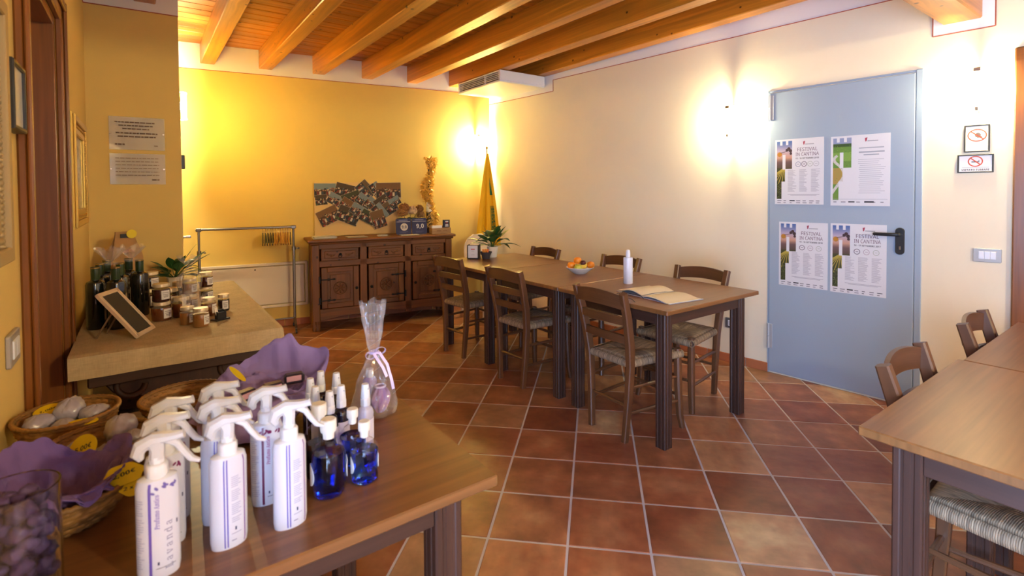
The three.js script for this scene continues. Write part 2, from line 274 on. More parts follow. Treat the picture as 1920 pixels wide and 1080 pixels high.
{
  const o = struct('window_2'); o.position.set(-0.32, -0.2, 0.62); o.rotation.y = Math.PI / 2;
  mesh('window_frame', merge([bx(1.4, 0.06, 0.06, 0, 0.33, 0), bx(1.4, 0.06, 0.06, 0, 2.17, 0), bx(0.06, 1.9, 0.06, -0.67, 1.25, 0), bx(0.06, 1.9, 0.06, 0.67, 1.25, 0), bx(0.08, 1.84, 0.06, 0, 1.25, 0)]), M.doorWood, o);
  for (const s of [-1, 1]) mesh('pane', bx(0.6, 1.78, 0.004, s * 0.34, 1.25, 0, 0.0005), M.glass, o);
}
// doors
{
  const d = struct('door_1'); d.position.set(...FW.left.at(3.4, 0)); d.rotation.y = FW.left.turn;      // brown door in the left wall; local x runs away from the camera
  mesh('architrave', merge([bx(0.075, 2.16, 0.022, 1.955, 1.08, 0.011, 0.005, 1), bx(0.075, 2.16, 0.022, 2.825, 1.08, 0.011, 0.005, 1), bx(0.945, 0.075, 0.022, 2.39, 2.1225, 0.011, 0.005, 0)]), M.doorWood, d);
  mesh('architrave', merge([bx(0.03, 2.17, 0.012, 1.925, 1.085, 0.028, 0.004, 1), bx(0.03, 2.17, 0.012, 2.853, 1.085, 0.028, 0.004, 1), bx(0.96, 0.03, 0.012, 2.39, 2.147, 0.028, 0.004, 0)]), M.doorWood, d);
  mesh('jamb', merge([bx(0.03, 2.08, 0.22, 2.005, 1.04, -0.11, 0.003, 1), bx(0.03, 2.08, 0.22, 2.775, 1.04, -0.11, 0.003, 1), bx(0.8, 0.03, 0.22, 2.39, 2.07, -0.11, 0.003, 0)]), M.doorWood, d);
  const leaf = new THREE.Group(); leaf.name = 'door_leaf'; d.add(leaf); leaf.position.set(2.03, 0, -0.1); leaf.rotation.y = 0.17;
  mesh('door_panel', bx(0.72, 2.03, 0.04, 0.365, 1.03, 0, 0.003, 1), M.doorWood, leaf);
  mesh('door_handle', merge([cyl(0.011, 0.05, 0, 0, 0).rotateX(Math.PI / 2).translate(0.66, 1.03, 0.045), bx(0.12, 0.018, 0.016, 0.61, 1.03, 0.066, 0.006)]), M.chrome, leaf);
  const f = FW.right, b = struct('door_2'), w = 0.868, hh = 2.087; b.position.set(...f.at(sR(-1.957), 0)); b.rotation.y = f.turn;
  mesh('door_leaf', bx(w, hh - 0.012, 0.034, w / 2, hh / 2 + 0.006, -0.005, 0.003), M.blueDoor, b);
  mesh('door_frame', merge([bx(0.035, hh + 0.02, 0.03, w + 0.021, hh / 2 + 0.01, -0.004, 0.003), bx(0.012, hh + 0.02, 0.02, -0.009, hh / 2 + 0.01, -0.004, 0.002), bx(w + 0.05, 0.014, 0.02, w / 2 + 0.01, hh + 0.012, -0.004, 0.002)]), M.blueDoor, b);
  for (const y of [0.23, 1.93]) mesh('hinge', merge([cyl(0.011, 0.09, -0.004, y, 0.01), cyl(0.011, 0.09, -0.004, y + 0.096, 0.01), bx(0.03, 0.18, 0.004, 0.012, y + 0.05, 0.0135)]), mat(lin(0.5, 0.55, 0.6), 0.35, { metalness: 0.4 }), b);
  const hd = mesh('door_handle', merge([extr(rrect(-0.024, -0.085, 0.024, 0.085, 0.022), 0.012, 0.003).translate(0.8, 1.043, 0.012), cyl(0.012, 0.04, 0, 0, 0).rotateX(Math.PI / 2).translate(0.8, 1.085, 0.04), tube([[0.8, 1.085, 0.058], [0.77, 1.085, 0.064], [0.73, 1.085, 0.064], [0.675, 1.085, 0.062]], 0.0105, 16, 10), sph(0.0105, 0.675, 1.085, 0.062), sph(0.0115, 0.8, 1.085, 0.058)]), M.blackPlastic, b);
  mesh('keyhole', bx(0.009, 0.022, 0.002, 0.8, 1.0, 0.0245, 0.0006), M.chrome, hd);
  const c = struct('door_3'); c.position.set(...f.at(sR(-0.654), 0)); c.rotation.y = f.turn;
  mesh('architrave', merge([bx(0.08, 2.145, 0.025, 0.04, 1.0725, 0.0125, 0.006, 1), bx(0.08, 2.145, 0.025, 1.06, 1.0725, 0.0125, 0.006, 1), bx(1.1, 0.08, 0.025, 0.55, 2.105, 0.0125, 0.006, 0)]), M.doorWood, c);
  mesh('door_leaf', bx(0.94, 2.05, 0.016, 0.55, 1.03, 0.008, 0.002, 1), M.doorWood, c);
  mesh('door_handle', merge([cyl(0.011, 0.05, 0, 0, 0).rotateX(Math.PI / 2).translate(0.16, 1.03, 0.04), bx(0.12, 0.018, 0.016, 0.21, 1.03, 0.062, 0.006)]), M.chrome, c);
}

// ------------------------------------------------------------------ wall lamps (each with its own light)
const opal = mat(lin(0.95, 0.93, 0.9), 1.0, { transmission: 0.55, thickness: 0, side: THREE.DoubleSide });
const bulbGlow = new THREE.MeshStandardMaterial({ color: 0xffffff, emissive: WARM, emissiveIntensity: 14, roughness: 0.5 });
function sconce(f, s, y, label, power = 1) {
  const o = thing('wall_lamp', label, 'wall lamp', f.at(s, y, 0), f.turn, 'curved glass wall lamps');
  mesh('wall_plate', bx(0.07, 0.1, 0.014, 0, 0, 0.007, 0.004), M.chrome, o);
  mesh('shade', shell(20, 1, (u, v) => { const a = (u - 0.5) * 1.9; return [0.085 * Math.sin(a), (v - 0.5) * 0.23, 0.022 + 0.085 * Math.cos(a)]; }, 0.004), opal, o);
  mesh('clip', merge([bx(0.03, 0.004, 0.104, 0, 0.118, 0.058, 0.001), bx(0.03, 0.018, 0.004, 0, 0.109, 0.111, 0.001), bx(0.02, 0.08, 0.006, 0, 0.08, 0.006, 0.001)]), M.chrome, o);
  mesh('clip', merge([bx(0.014, 0.004, 0.104, 0, -0.118, 0.058, 0.001), bx(0.014, 0.018, 0.004, 0, -0.109, 0.111, 0.001), bx(0.014, 0.08, 0.006, 0, -0.08, 0.006, 0.001)]), M.chrome, o);
  const b = mesh('bulb', lathe([[0, -0.035], [0.014, -0.03], [0.02, 0], [0.014, 0.03], [0, 0.035]], 14).translate(0, 0, 0.062), bulbGlow, o);
  b.castShadow = false;
  const l = new THREE.PointLight(WARM, LAMP_I * power); l.castShadow = true; l.shadow.radius = 1.3; l.position.set(...f.at(s, y, 0.062)); scene.add(l);
}
sconce(FW.back, sB(3.3), 1.945, 'lit wall lamp in the corner above the yellow flag', 0.85);
sconce(FW.right, 3.085, 1.905, 'lit wall lamp just beside the blue metal door', 0.4);
sconce(FW.right, 4.526, 1.93, 'lit wall lamp above the two black framed signs', 0.2);
sconce(FW.nook, 1.05, 2.12, 'lit wall lamp seen edge on beyond the plaque wall', 1.1);

// opal globe lamp hung from the ceiling behind the camera
[[1.7, 2.6, 'lit opal globe lamp hung from the ceiling behind the camera']].forEach(([x, z, label]) => {
  const o = thing('pendant_lamp', label, 'lamp', [x, 2.36, z], 0);
  mesh('globe', sph(0.11, 0, 0, 0, 24, 18), new THREE.MeshStandardMaterial({ color: 0xffffff, emissive: WARM, emissiveIntensity: 5, roughness: 0.5 }), o).castShadow = false;
  mesh('rod', cyl(0.008, 0.36, 0, 0.28, 0), M.chrome, o); mesh('ceiling_rose', cyl(0.05, 0.02, 0, 0.444, 0), M.chrome, o);
  const l = new THREE.PointLight(WARM, GLOBE_I); l.castShadow = true; l.shadow.radius = 5; l.position.set(x, 2.36, z); scene.add(l);
});

// ------------------------------------------------------------------ ceiling air unit
{
  const o = thing('air_unit', 'white ceiling air conditioning unit with slotted grille in the corner', 'air conditioner', [2.966, 2.5, -5.16], 0);
  mesh('casing', merge([bx(0.594, 0.022, 0.852, 0.297, 0.011, 0.426, 0.006), bx(0.57, 0.1, 0.012, 0.297, 0.07, 0.846, 0.004), bx(0.58, 0.1, 0.012, 0.297, 0.07, 0.006, 0.004), bx(0.02, 0.1, 0.85, 0.584, 0.07, 0.426, 0.004), bx(0.02, 0.014, 0.85, 0.012, 0.113, 0.426, 0.003), bx(0.56, 0.006, 0.84, 0.3, 0.118, 0.426, 0.002), bx(0.02, 0.09, 0.03, 0.014, 0.067, 0.018, 0.003), bx(0.02, 0.09, 0.03, 0.014, 0.067, 0.834, 0.003)]), M.whitePlastic, o);
  mesh('duct', bx(0.01, 0.09, 0.8, 0.06, 0.066, 0.426, 0.002), M.blackPlastic, o);
  for (let k = 0; k < 4; k++) mesh('slat', bx(0.014, 0.007, 0.8, 0.012, 0.038 + k * 0.018, 0.426, 0.002), M.whitePlastic, o);
  mesh('divider', bx(0.016, 0.085, 0.012, 0.012, 0.066, 0.56, 0.002), M.whitePlastic, o);
}

// ------------------------------------------------------------------ tables
function legShape(w) { const h = w / 2, g = 0.003, q = 0.0018, o = []; for (let k = 0; k < 4; k++) { const c = [[h, -h + 0.004], [h, -0.014 - g], [h - q, -0.014], [h - q, -0.008], [h, -0.008 + g / 2], [h, 0.008 - g / 2], [h - q, 0.008], [h - q, 0.014], [h, 0.014 + g], [h, h - 0.004]], a = k * Math.PI / 2; for (const [x, y] of c) o.push([x * Math.cos(a) - y * Math.sin(a), x * Math.sin(a) + y * Math.cos(a)]); } return o; }
function table(x0, x1, z0, z1, label, group) {
  const w = x1 - x0, d = z1 - z0, o = thing('wooden_table', label, 'table', [(x0 + x1) / 2, 0, (z0 + z1) / 2], 0, group), T = 0.756, th = 0.024, i = 0.058, lw = 0.064;
  mesh('tabletop', bx(w - 0.002, th, d - 0.002, 0, T - th / 2, 0, 0.003, 0), M.tableTop, o);
  const lg = uvBox(extr(legShape(lw), T - th).rotateX(-Math.PI / 2), 1);
  for (const sx of [-1, 1]) for (const sz of [-1, 1]) mesh('leg', lg, M.tableLeg, o).position.set(sx * (w / 2 - i - lw / 2), 0, sz * (d / 2 - i - lw / 2));
  for (const s of [-1, 1]) { mesh('apron', bx(w - 2 * i - 2 * lw, 0.075, 0.02, 0, T - th - 0.0375, s * (d / 2 - i - 0.016), 0.002), M.tableLeg, o); mesh('apron', bx(0.02, 0.075, d - 2 * i - 2 * lw, s * (w / 2 - i - 0.016), T - th - 0.0375, 0, 0.002), M.tableLeg, o); }
  return o;
}
table(2.137, 3.027, -2.469, -1.625, 'near table of the long dining row, carrying the open book', 'tables of the long dining row');
table(2.137, 3.027, -3.315, -2.471, 'middle table of the long dining row, carrying the fruit bowl', 'tables of the long dining row');
table(2.137, 3.027, -4.161, -3.317, 'far table of the long dining row, carrying the napkin dispenser', 'tables of the long dining row');
table(1.485, 2.361, -0.535, 0.31, 'wooden table cut by the picture edge, its corner pointing at the blue door', 'tables by the brown door frame');
table(2.364, 3.24, -0.52, 0.325, 'wooden table pushed against another one below the wall switch', 'tables by the brown door frame');
table(-0.262, 0.612, -1.79, -0.905, 'wooden display table carrying white spray bottles and baskets');

// ------------------------------------------------------------------ rush chairs
const chairGeo = (() => {
  const rear = s => bar([[s * 0.13, 0, -0.2], [s * 0.145, 0.22, -0.188], [s * 0.158, 0.42, -0.185], [s * 0.168, 0.55, -0.2], [s * 0.178, 0.7, -0.232], [s * 0.186, 0.83, -0.27]], [0.03, 0.034, 0.038, 0.039, 0.038, 0.036], [0.034, 0.04, 0.044, 0.046, 0.044, 0.038], [1, 0, 0], 0.3);
  const front = s => bar([[s * 0.2, 0, 0.2], [s * 0.19, 0.08, 0.188], [s * 0.184, 0.25, 0.182], [s * 0.182, 0.462, 0.18]], [0.03, 0.036, 0.04, 0.036], [0.03, 0.036, 0.04, 0.036], [1, 0, 0], 0.45);
  const slat = (y, z, hw, h, arch) => { const g = grid(16, 6, (u, v) => { const x = (u - 0.5) * 2, c = (1 - x * x); return [x * hw, y + (v - 0.5) * h + arch * c * (v < 0.5 ? 0.55 : 1), z - 0.032 * c]; }); return g; };
  const slatS = (y, z, hw, h, arch) => shell(14, 4, (u, v) => { const x = (u - 0.5) * 2, c = 1 - x * x; return [x * hw, y + (v - 0.5) * h + arch * c * (v < 0.5 ? 0.6 : 1), z - 0.026 * c]; }, 0.014);
  const rung = (a, b, r = 0.0095) => bar([a, [(a[0] + b[0]) / 2, (a[1] + b[1]) / 2, (a[2] + b[2]) / 2], b], [r * 1.6, r * 2.2, r * 1.6], [r * 1.6, r * 2.2, r * 1.6], Math.abs(b[0] - a[0]) > Math.abs(b[2] - a[2]) ? [0, 0, 1] : [1, 0, 0], 0.6);
  const fx = 0.184, rx = 0.152;
  return {
    rear: [rear(-1), rear(1)], front: [front(-1), front(1)],
    slats: [slatS(0.778, -0.256, 0.184, 0.072, 0.022), slatS(0.672, -0.226, 0.176, 0.042, 0.008), slatS(0.568, -0.204, 0.168, 0.042, 0.008)],
    rungs: [rung([-0.148, 0.2, -0.19], [0.148, 0.2, -0.19]), rung([-0.185, 0.3, 0.183], [0.185, 0.3, 0.183]), rung([-0.186, 0.19, 0.183], [0.186, 0.19, 0.183]),
      ...[-1, 1].flatMap(s => [rung([s * rx, 0.3, -0.186], [s * fx, 0.3, 0.182]), rung([s * 0.148, 0.16, -0.19], [s * 0.188, 0.16, 0.184])])],
    rails: [rung([-0.15, 0.425, -0.185], [0.15, 0.425, -0.185], 0.012), rung([-0.18, 0.425, 0.18], [0.18, 0.425, 0.18], 0.014), ...[-1, 1].map(s => rung([s * 0.154, 0.425, -0.185], [s * 0.182, 0.425, 0.18], 0.012))],
  };
})();
function seatGeo() {                                         // four woven quarters meeting at the middle, bulging, wrapped round the rails
  const c = { rl: [-0.15, -0.185], rr: [0.15, -0.185], fr: [0.195, 0.2], fl: [-0.195, 0.2] }, out = [];
  const quarter = (a, b, along) => grid(16, 10, (u, v) => {
    const ex = lerp(a[0], b[0], u), ez = lerp(a[1], b[1], u), x = lerp(ex, 0, v), z = lerp(ez, 0.005, v), e = 1 - v, m = 1 - Math.abs(u - 0.5) * 2;
    const drop = v < 0.12 ? -0.026 * (1 - v / 0.12) ** 2 : 0; return [x, 0.452 + drop + 0.012 * Math.sin(Math.PI * clamp(v * 1.15)) * (0.35 + 0.65 * m) - 0.006 * v, z];
  });
  for (const [a, b] of [[c.fl, c.fr], [c.fr, c.rr], [c.rr, c.rl], [c.rl, c.fl]]) {
    const g = quarter(a, b), L = Math.hypot(b[0] - a[0], b[1] - a[1]), p = g.attributes.position, uv = g.attributes.uv, dx = (b[0] - a[0]) / L, dz = (b[1] - a[1]) / L;
    for (let i = 0; i < p.count; i++) { const x = p.getX(i) - a[0], z = p.getZ(i) - a[1], al = x * dx + z * dz, ac = -x * dz + z * dx; uv.setXY(i, ac * 6, al * 9); }
    out.push(g);
    const w = shell(16, 4, (u, v) => { const t = v * Math.PI, ex = lerp(a[0], b[0], u), ez = lerp(a[1], b[1], u), n = [dz, -dx], r = 0.016; return [ex - n[0] * r * Math.sin(t) * -1 * -1 + 0, 0.43 + 0.018 * Math.cos(t), ez - n[1] * r * Math.sin(t)]; }, 0.004);
    const q = w.attributes.uv; for (let i = 0; i < q.count; i++) q.setXY(i, q.getY(i) * 0.25, q.getX(i) * L * 9); out.push(w);
  }
  return merge(out);
}
const seatG = seatGeo();
let chair0;
function chair(x, z, turn, label, group) {
  if (chair0) return dup(chair0, label, [x, 0, z], turn, group);
  const o = chair0 = thing('rush_chair', label, 'chair', [x, 0, z], turn, group);
  for (const g of chairGeo.rear) mesh('rear_post', g, M.chair, o); for (const g of chairGeo.front) mesh('leg', g, M.chair, o);
  chairGeo.slats.forEach(g => mesh('back_slat', g, M.chair, o)); chairGeo.rungs.forEach(g => mesh('rung', g, M.chair, o));
  mesh('seat_rail', chairGeo.rails, M.chair, o); mesh('seat', seatG, M.rush, o);
  return o;
}
const Q = Math.PI / 2, GD = 'rush seat chairs at the long dining row', GR = 'rush seat chairs at the tables by the brown door frame';
chair(2.305, -2.0, Q - 0.03, 'rush chair with its back to us, nearest, below the open book', GD);
chair(2.315, -2.965, Q + 0.05, 'rush chair with its back to us, middle one of three along the dining row', GD);
chair(2.31, -3.79, Q + 0.1, 'rush chair with its back to us, beside the carved sideboard', GD);
chair(2.885, -2.085, -Q + 0.08, 'rush chair facing us behind the open book, close to the blue door', GD);
chair(2.93, -2.88, -Q + 0.04, 'rush chair facing us behind the fruit bowl', GD);
chair(2.86, -3.78, -Q + 0.02, 'rush chair facing us at the far end near the flag', GD);
chair(2.02, -0.325, 0.03, 'rush chair pushed under the table whose corner points at the blue door', GR);
chair(2.835, -0.32, 0.04, 'rush chair pushed under the table below the wall switch', GR);

// ------------------------------------------------------------------ things on the dining row
const T0 = 0.756;
{
  const o = thing('fruit_bowl', 'white shallow bowl of fruit on the dining row', 'bowl', [2.635, T0, -2.79]);
  mesh('bowl', lathe([[0, 0.004], [0.04, 0.004], [0.042, 0], [0.046, 0.003], [0.075, 0.022], [0.098, 0.042], [0.105, 0.048], [0.103, 0.051], [0.095, 0.046], [0.07, 0.026], [0.04, 0.012], [0, 0.01]], 36), mat(lin(0.72, 0.75, 0.8), 0.25), o);
  const skin = dtex(64, 64, (u, v) => 0.5 + 0.5 * vn(u * 24, v * 24, 24, 24, 6), false), orange = mat(lin(0.86, 0.27, 0.015), 0.4, { bumpMap: skin, bumpScale: 0.0008 }), yel = mat(lin(0.72, 0.48, 0.06), 0.45), grn = mat(lin(0.5, 0.48, 0.05), 0.4);
  const fruit = (n, g, m, l, c, p) => tag(mesh(n, g, m), l, c, 'fruit in the white bowl').position.set(2.635 + p[0], T0 + p[1], -2.79 + p[2]);
  const ball = (r, q = 0.92) => { const g = sph(r, 0, 0, 0, 20, 14); const p = g.attributes.position; for (let i = 0; i < p.count; i++) { const y = p.getY(i) / r; p.setY(i, y * r * q - (Math.abs(y) > 0.85 ? Math.sign(y) * 0.002 : 0)); } g.computeVertexNormals(); return g; };
  fruit('orange_fruit', ball(0.03), orange, 'orange at the top of the fruit bowl', 'orange', [-0.012, 0.098, -0.012]);
  fruit('orange_fruit', ball(0.03), orange, 'orange at the end of the fruit bowl facing the sideboard', 'orange', [-0.05, 0.063, -0.04]);
  fruit('orange_fruit', ball(0.03), orange, 'orange at the end of the fruit bowl facing the book', 'orange', [0.06, 0.066, 0.052]);
  fruit('apple', ball(0.031, 0.88), grn, 'yellow green apple at the front of the fruit bowl', 'apple', [-0.045, 0.052, 0.03]);
  fruit('plum', ball(0.022), mat(lin(0.09, 0.02, 0.02), 0.3), 'dark plum in the middle of the fruit bowl', 'plum', [0.005, 0.084, 0.03]);
  fruit('banana', bar([[-0.05, 0, 0.03], [-0.025, -0.012, 0.042], [0.01, -0.014, 0.045], [0.04, -0.002, 0.03], [0.055, 0.012, 0.01]], [0.01, 0.028, 0.03, 0.026, 0.01], [0.01, 0.028, 0.03, 0.026, 0.01], [0, 1, 0], 0.6), yel, 'yellow banana lying along the rim of the fruit bowl', 'banana', [-0.005, 0.07, 0.0]);

  const s = thing('spray_bottle', 'white slim spray bottle standing behind the open book', 'bottle', [2.6, T0, -2.29]);
  const lab = ctex(256, 512, (c, w, h) => { c.fillStyle = '#e9eaf3'; c.fillRect(0, 0, w, h); c.fillStyle = '#b9bccf'; for (let k = 0; k < 6; k++) c.fillRect(40 + (k % 2) * 10, 60 + k * 16, 120 - k * 12, 5); c.fillStyle = '#555b66'; c.fillRect(118, 250, 16, 14); c.fillRect(112, 272, 26, 10); c.fillStyle = '#8a93b5'; for (let k = 0; k < 5; k++) c.fillRect(40, 440 + k * 10, 60 + (k * 37) % 50, 4); });
  mesh('body', lathe([[0, 0], [0.028, 0], [0.031, 0.004], [0.031, 0.168], [0.029, 0.174], [0.014, 0.176]], 30), mat(lin(0.85, 0.86, 0.9), 0.3, { map: lab }), s);
  mesh('cap', lathe([[0.0145, 0.175], [0.0145, 0.2], [0.013, 0.215], [0.0095, 0.224], [0, 0.226]], 22), M.whitePlastic, s);

  const b = thing('open_book', 'open notebook with blank cream pages on the dining row', 'book', [2.44, T0, -1.92], -0.12);
  const page = (sg) => shell(14, 2, (u, v) => { const x = sg * u * 0.215, y = 0.006 + 0.017 * Math.sin(Math.min(1, u * 1.12 + 0.02) * Math.PI) * (sg < 0 ? 1 : 0.62) + 0.002 * (1 - u); return sg < 0 ? [(v - 0.5) * 0.255 + 0.01 * u, y, x] : [(v - 0.5) * 0.25 - 0.012 * u, y, x]; }, 0.0042);
  const lines = ctex(256, 256, (c, w, h) => { c.fillStyle = '#efe6d2'; c.fillRect(0, 0, w, h); c.strokeStyle = 'rgba(120,120,140,.25)'; for (let k = 1; k < 22; k++) { c.beginPath(); c.moveTo(0, k * 11.6); c.lineTo(w, k * 11.6); c.stroke(); } });
  const pm = mat(lin(0.85, 0.82, 0.75), 0.75, { map: lines });
  mesh('page', page(-1), pm, b); mesh('page', page(1), pm, b);
  mesh('cover', merge([bx(0.262, 0.004, 0.44, 0, 0.002, 0, 0.0015)]), mat(lin(0.35, 0.38, 0.48), 0.5), b);
  mesh('ribbon', bar([[-0.13, 0.012, 0.003], [-0.06, 0.0145, 0], [0.06, 0.0145, 0], [0.135, 0.008, 0.004], [0.16, 0.0015, 0.008]], 0.008, 0.0012, [0, 0, 1]), mat(lin(0.05, 0.06, 0.09), 0.6), b);
  const g = thing('eyeglasses', 'dark framed eyeglasses lying in front of the open book', 'glasses', [2.195, T0 + 0.001, -1.99], -1.35);
  const rim = c => { const p = []; for (let k = 0; k <= 20; k++) { const a = k / 20 * Math.PI * 2; p.push([0.006 * Math.sin(a) * 0, 0.018 + 0.017 * Math.sin(a), c + 0.024 * Math.cos(a)]); } return tube(p, 0.0018, 40, 6); };
  mesh('rim', merge([rim(-0.03), rim(0.03), tube([[0, 0.022, -0.007], [0.003, 0.026, 0], [0, 0.022, 0.007]], 0.0016, 8, 6)]), M.blackPlastic, g);
  for (const q of [-1, 1]) mesh('temple', tube([[0, 0.024, q * 0.055], [0.05, 0.022, q * 0.056], [0.1, 0.018, q * 0.054], [0.12, 0.003, q * 0.052]], 0.0017, 16, 6), M.blackPlastic, g);
  for (const q of [-1, 1]) mesh('lens', cyl(0.0165, 0.001, 0, 0, 0, 24).rotateZ(Q).scale(1, 1, 1.4).translate(0, 0.018, q * 0.03), M.glass, g);

  const n = thing('napkin_dispenser', 'black and white napkin dispenser with a red mark', 'napkin dispenser', [2.475, T0, -4.04], -0.75);
  const nl = ctex(128, 192, (c, w, h) => { c.fillStyle = '#e9e8ea'; c.fillRect(0, 0, w, h); c.fillStyle = '#d6564e'; c.fillRect(38, 48, 52, 16); c.fillStyle = '#b9c3bb'; c.fillRect(44, 80, 40, 8); c.fillRect(40, 140, 48, 8); });
  mesh('body', merge([bx(0.008, 0.13, 0.1, -0.05, 0.065, 0, 0.003), bx(0.008, 0.13, 0.1, 0.05, 0.065, 0, 0.003), bx(0.1, 0.01, 0.1, 0, 0.005, 0, 0.003), bx(0.1, 0.006, 0.012, 0, 0.126, 0.044, 0.002)]), M.blackPlastic, n);
  const fp = extr(rect(-0.044, 0.012, 0.044, 0.124), 0.006).translate(0, 0, 0.044); { const u = fp.attributes.uv, p = fp.attributes.position; for (let i = 0; i < p.count; i++) u.setXY(i, (p.getX(i) + 0.044) / 0.088, (p.getY(i) - 0.012) / 0.112); }
  mesh('front_panel', fp, mat(lin(0.8, 0.8, 0.82), 0.35, { map: nl }), n); mesh('napkins', bx(0.085, 0.105, 0.08, 0, 0.064, 0, 0.004), M.paper, n);
  const k = thing('small_bowl', 'small dark grey bowl with orange sachets beside the napkin dispenser', 'bowl', [2.55, T0, -3.95]);
  mesh('bowl', lathe([[0, 0.003], [0.03, 0.003], [0.032, 0], [0.034, 0.002], [0.04, 0.03], [0.056, 0.062], [0.057, 0.066], [0.053, 0.065], [0.04, 0.04], [0.028, 0.014], [0, 0.012]], 30), mat(lin(0.045, 0.045, 0.055), 0.45), k);
  const sr = rng(3); for (let i = 0; i < 7; i++) { const red = i > 4, m = tag(mesh('sugar_sachet', bx(0.014, 0.055, 0.004, 0, 0, 0, 0.001), red ? mat(lin(0.7, 0.12, 0.1), 0.5) : mat(lin(0.9, 0.33, 0.03), 0.5)), red ? 'red paper sugar sachet in the small dark bowl' : 'orange paper sugar sachet in the small dark bowl', 'sachet', red ? 'red sugar sachets' : 'orange sugar sachets'); m.position.set(2.55 - 0.022 + i * 0.0075, T0 + 0.06 + sr() * 0.006, -3.95 + (sr() - 0.5) * 0.03); m.rotation.set((sr() - 0.5) * 0.3, sr() * 1.5, (sr() - 0.5) * 0.35); }
}
// leafy plants
const leafMat = mat(lin(0.022, 0.095, 0.02), 0.4, { side: THREE.DoubleSide });
function leaf(len, wid, droop, az, tilt, base = [0, 0, 0], stem = 0.1) {
  const f = t => { const r = Math.sin(tilt) * t * (stem + len) + droop * 0.3 * Math.max(0, t - 0.4), y = Math.cos(tilt) * t * (stem + len) - droop * Math.max(0, t - 0.35) ** 2; return [base[0] + r * Math.cos(az), base[1] + y, base[2] + r * Math.sin(az)]; };
  const t0 = stem / (stem + len);
  const bl = shell(8, 4, (u, v) => { const p = f(lerp(t0, 1, u)), w = wid * Math.sin(Math.PI * Math.pow(u, 0.75)) * (v - 0.5) * 2, lift = Math.abs(v - 0.5) * 0.35 * wid * Math.sin(Math.PI * u); return [p[0] - w * Math.sin(az), p[1] + lift, p[2] + w * Math.cos(az)]; }, 0.0012);
  return [bl, tube([f(0), f(t0 * 0.5), f(t0), f(lerp(t0, 1, 0.5))], 0.0018, 8, 5)];
}
function peaceLily(pos, label, seed, pot, S, extra) {
  const o = thing('potted_plant', label, 'plant', pos), r = rng(seed);
  mesh('pot', lathe([[0, 0], [0.035 * pot, 0], [0.037 * pot, 0.003], [0.05 * pot, 0.09 * pot], [0.053 * pot, 0.095 * pot], [0.05 * pot, 0.097 * pot], [0.046 * pot, 0.085 * pot], [0, 0.083 * pot]], 26), M.cream, o);
  for (let k = 0; k < 26; k++) { const az = k * 2.4 + r() * 0.5, tilt = 0.25 + 1.05 * r(), [b, s] = leaf((0.1 + 0.06 * r()) * S, (0.026 + 0.01 * r()) * S, (0.06 + 0.16 * r()) * S, az, tilt, [0, 0.085 * pot, 0], (0.05 + 0.06 * r()) * S); mesh('leaf', b, leafMat, o); mesh('stem', s, leafMat, o); }
  for (const a of extra) { const [b, s] = leaf(...a); mesh('leaf', b, leafMat, o); mesh('stem', s, leafMat, o); }
  return o;
}
peaceLily([2.67, T0, -4.02], 'leafy green plant in a white pot on the dining row', 12, 1.05, 1.2, [[0.15, 0.024, 0.02, 3.6, 0.35, [0, 0.08, 0], 0.1]]);

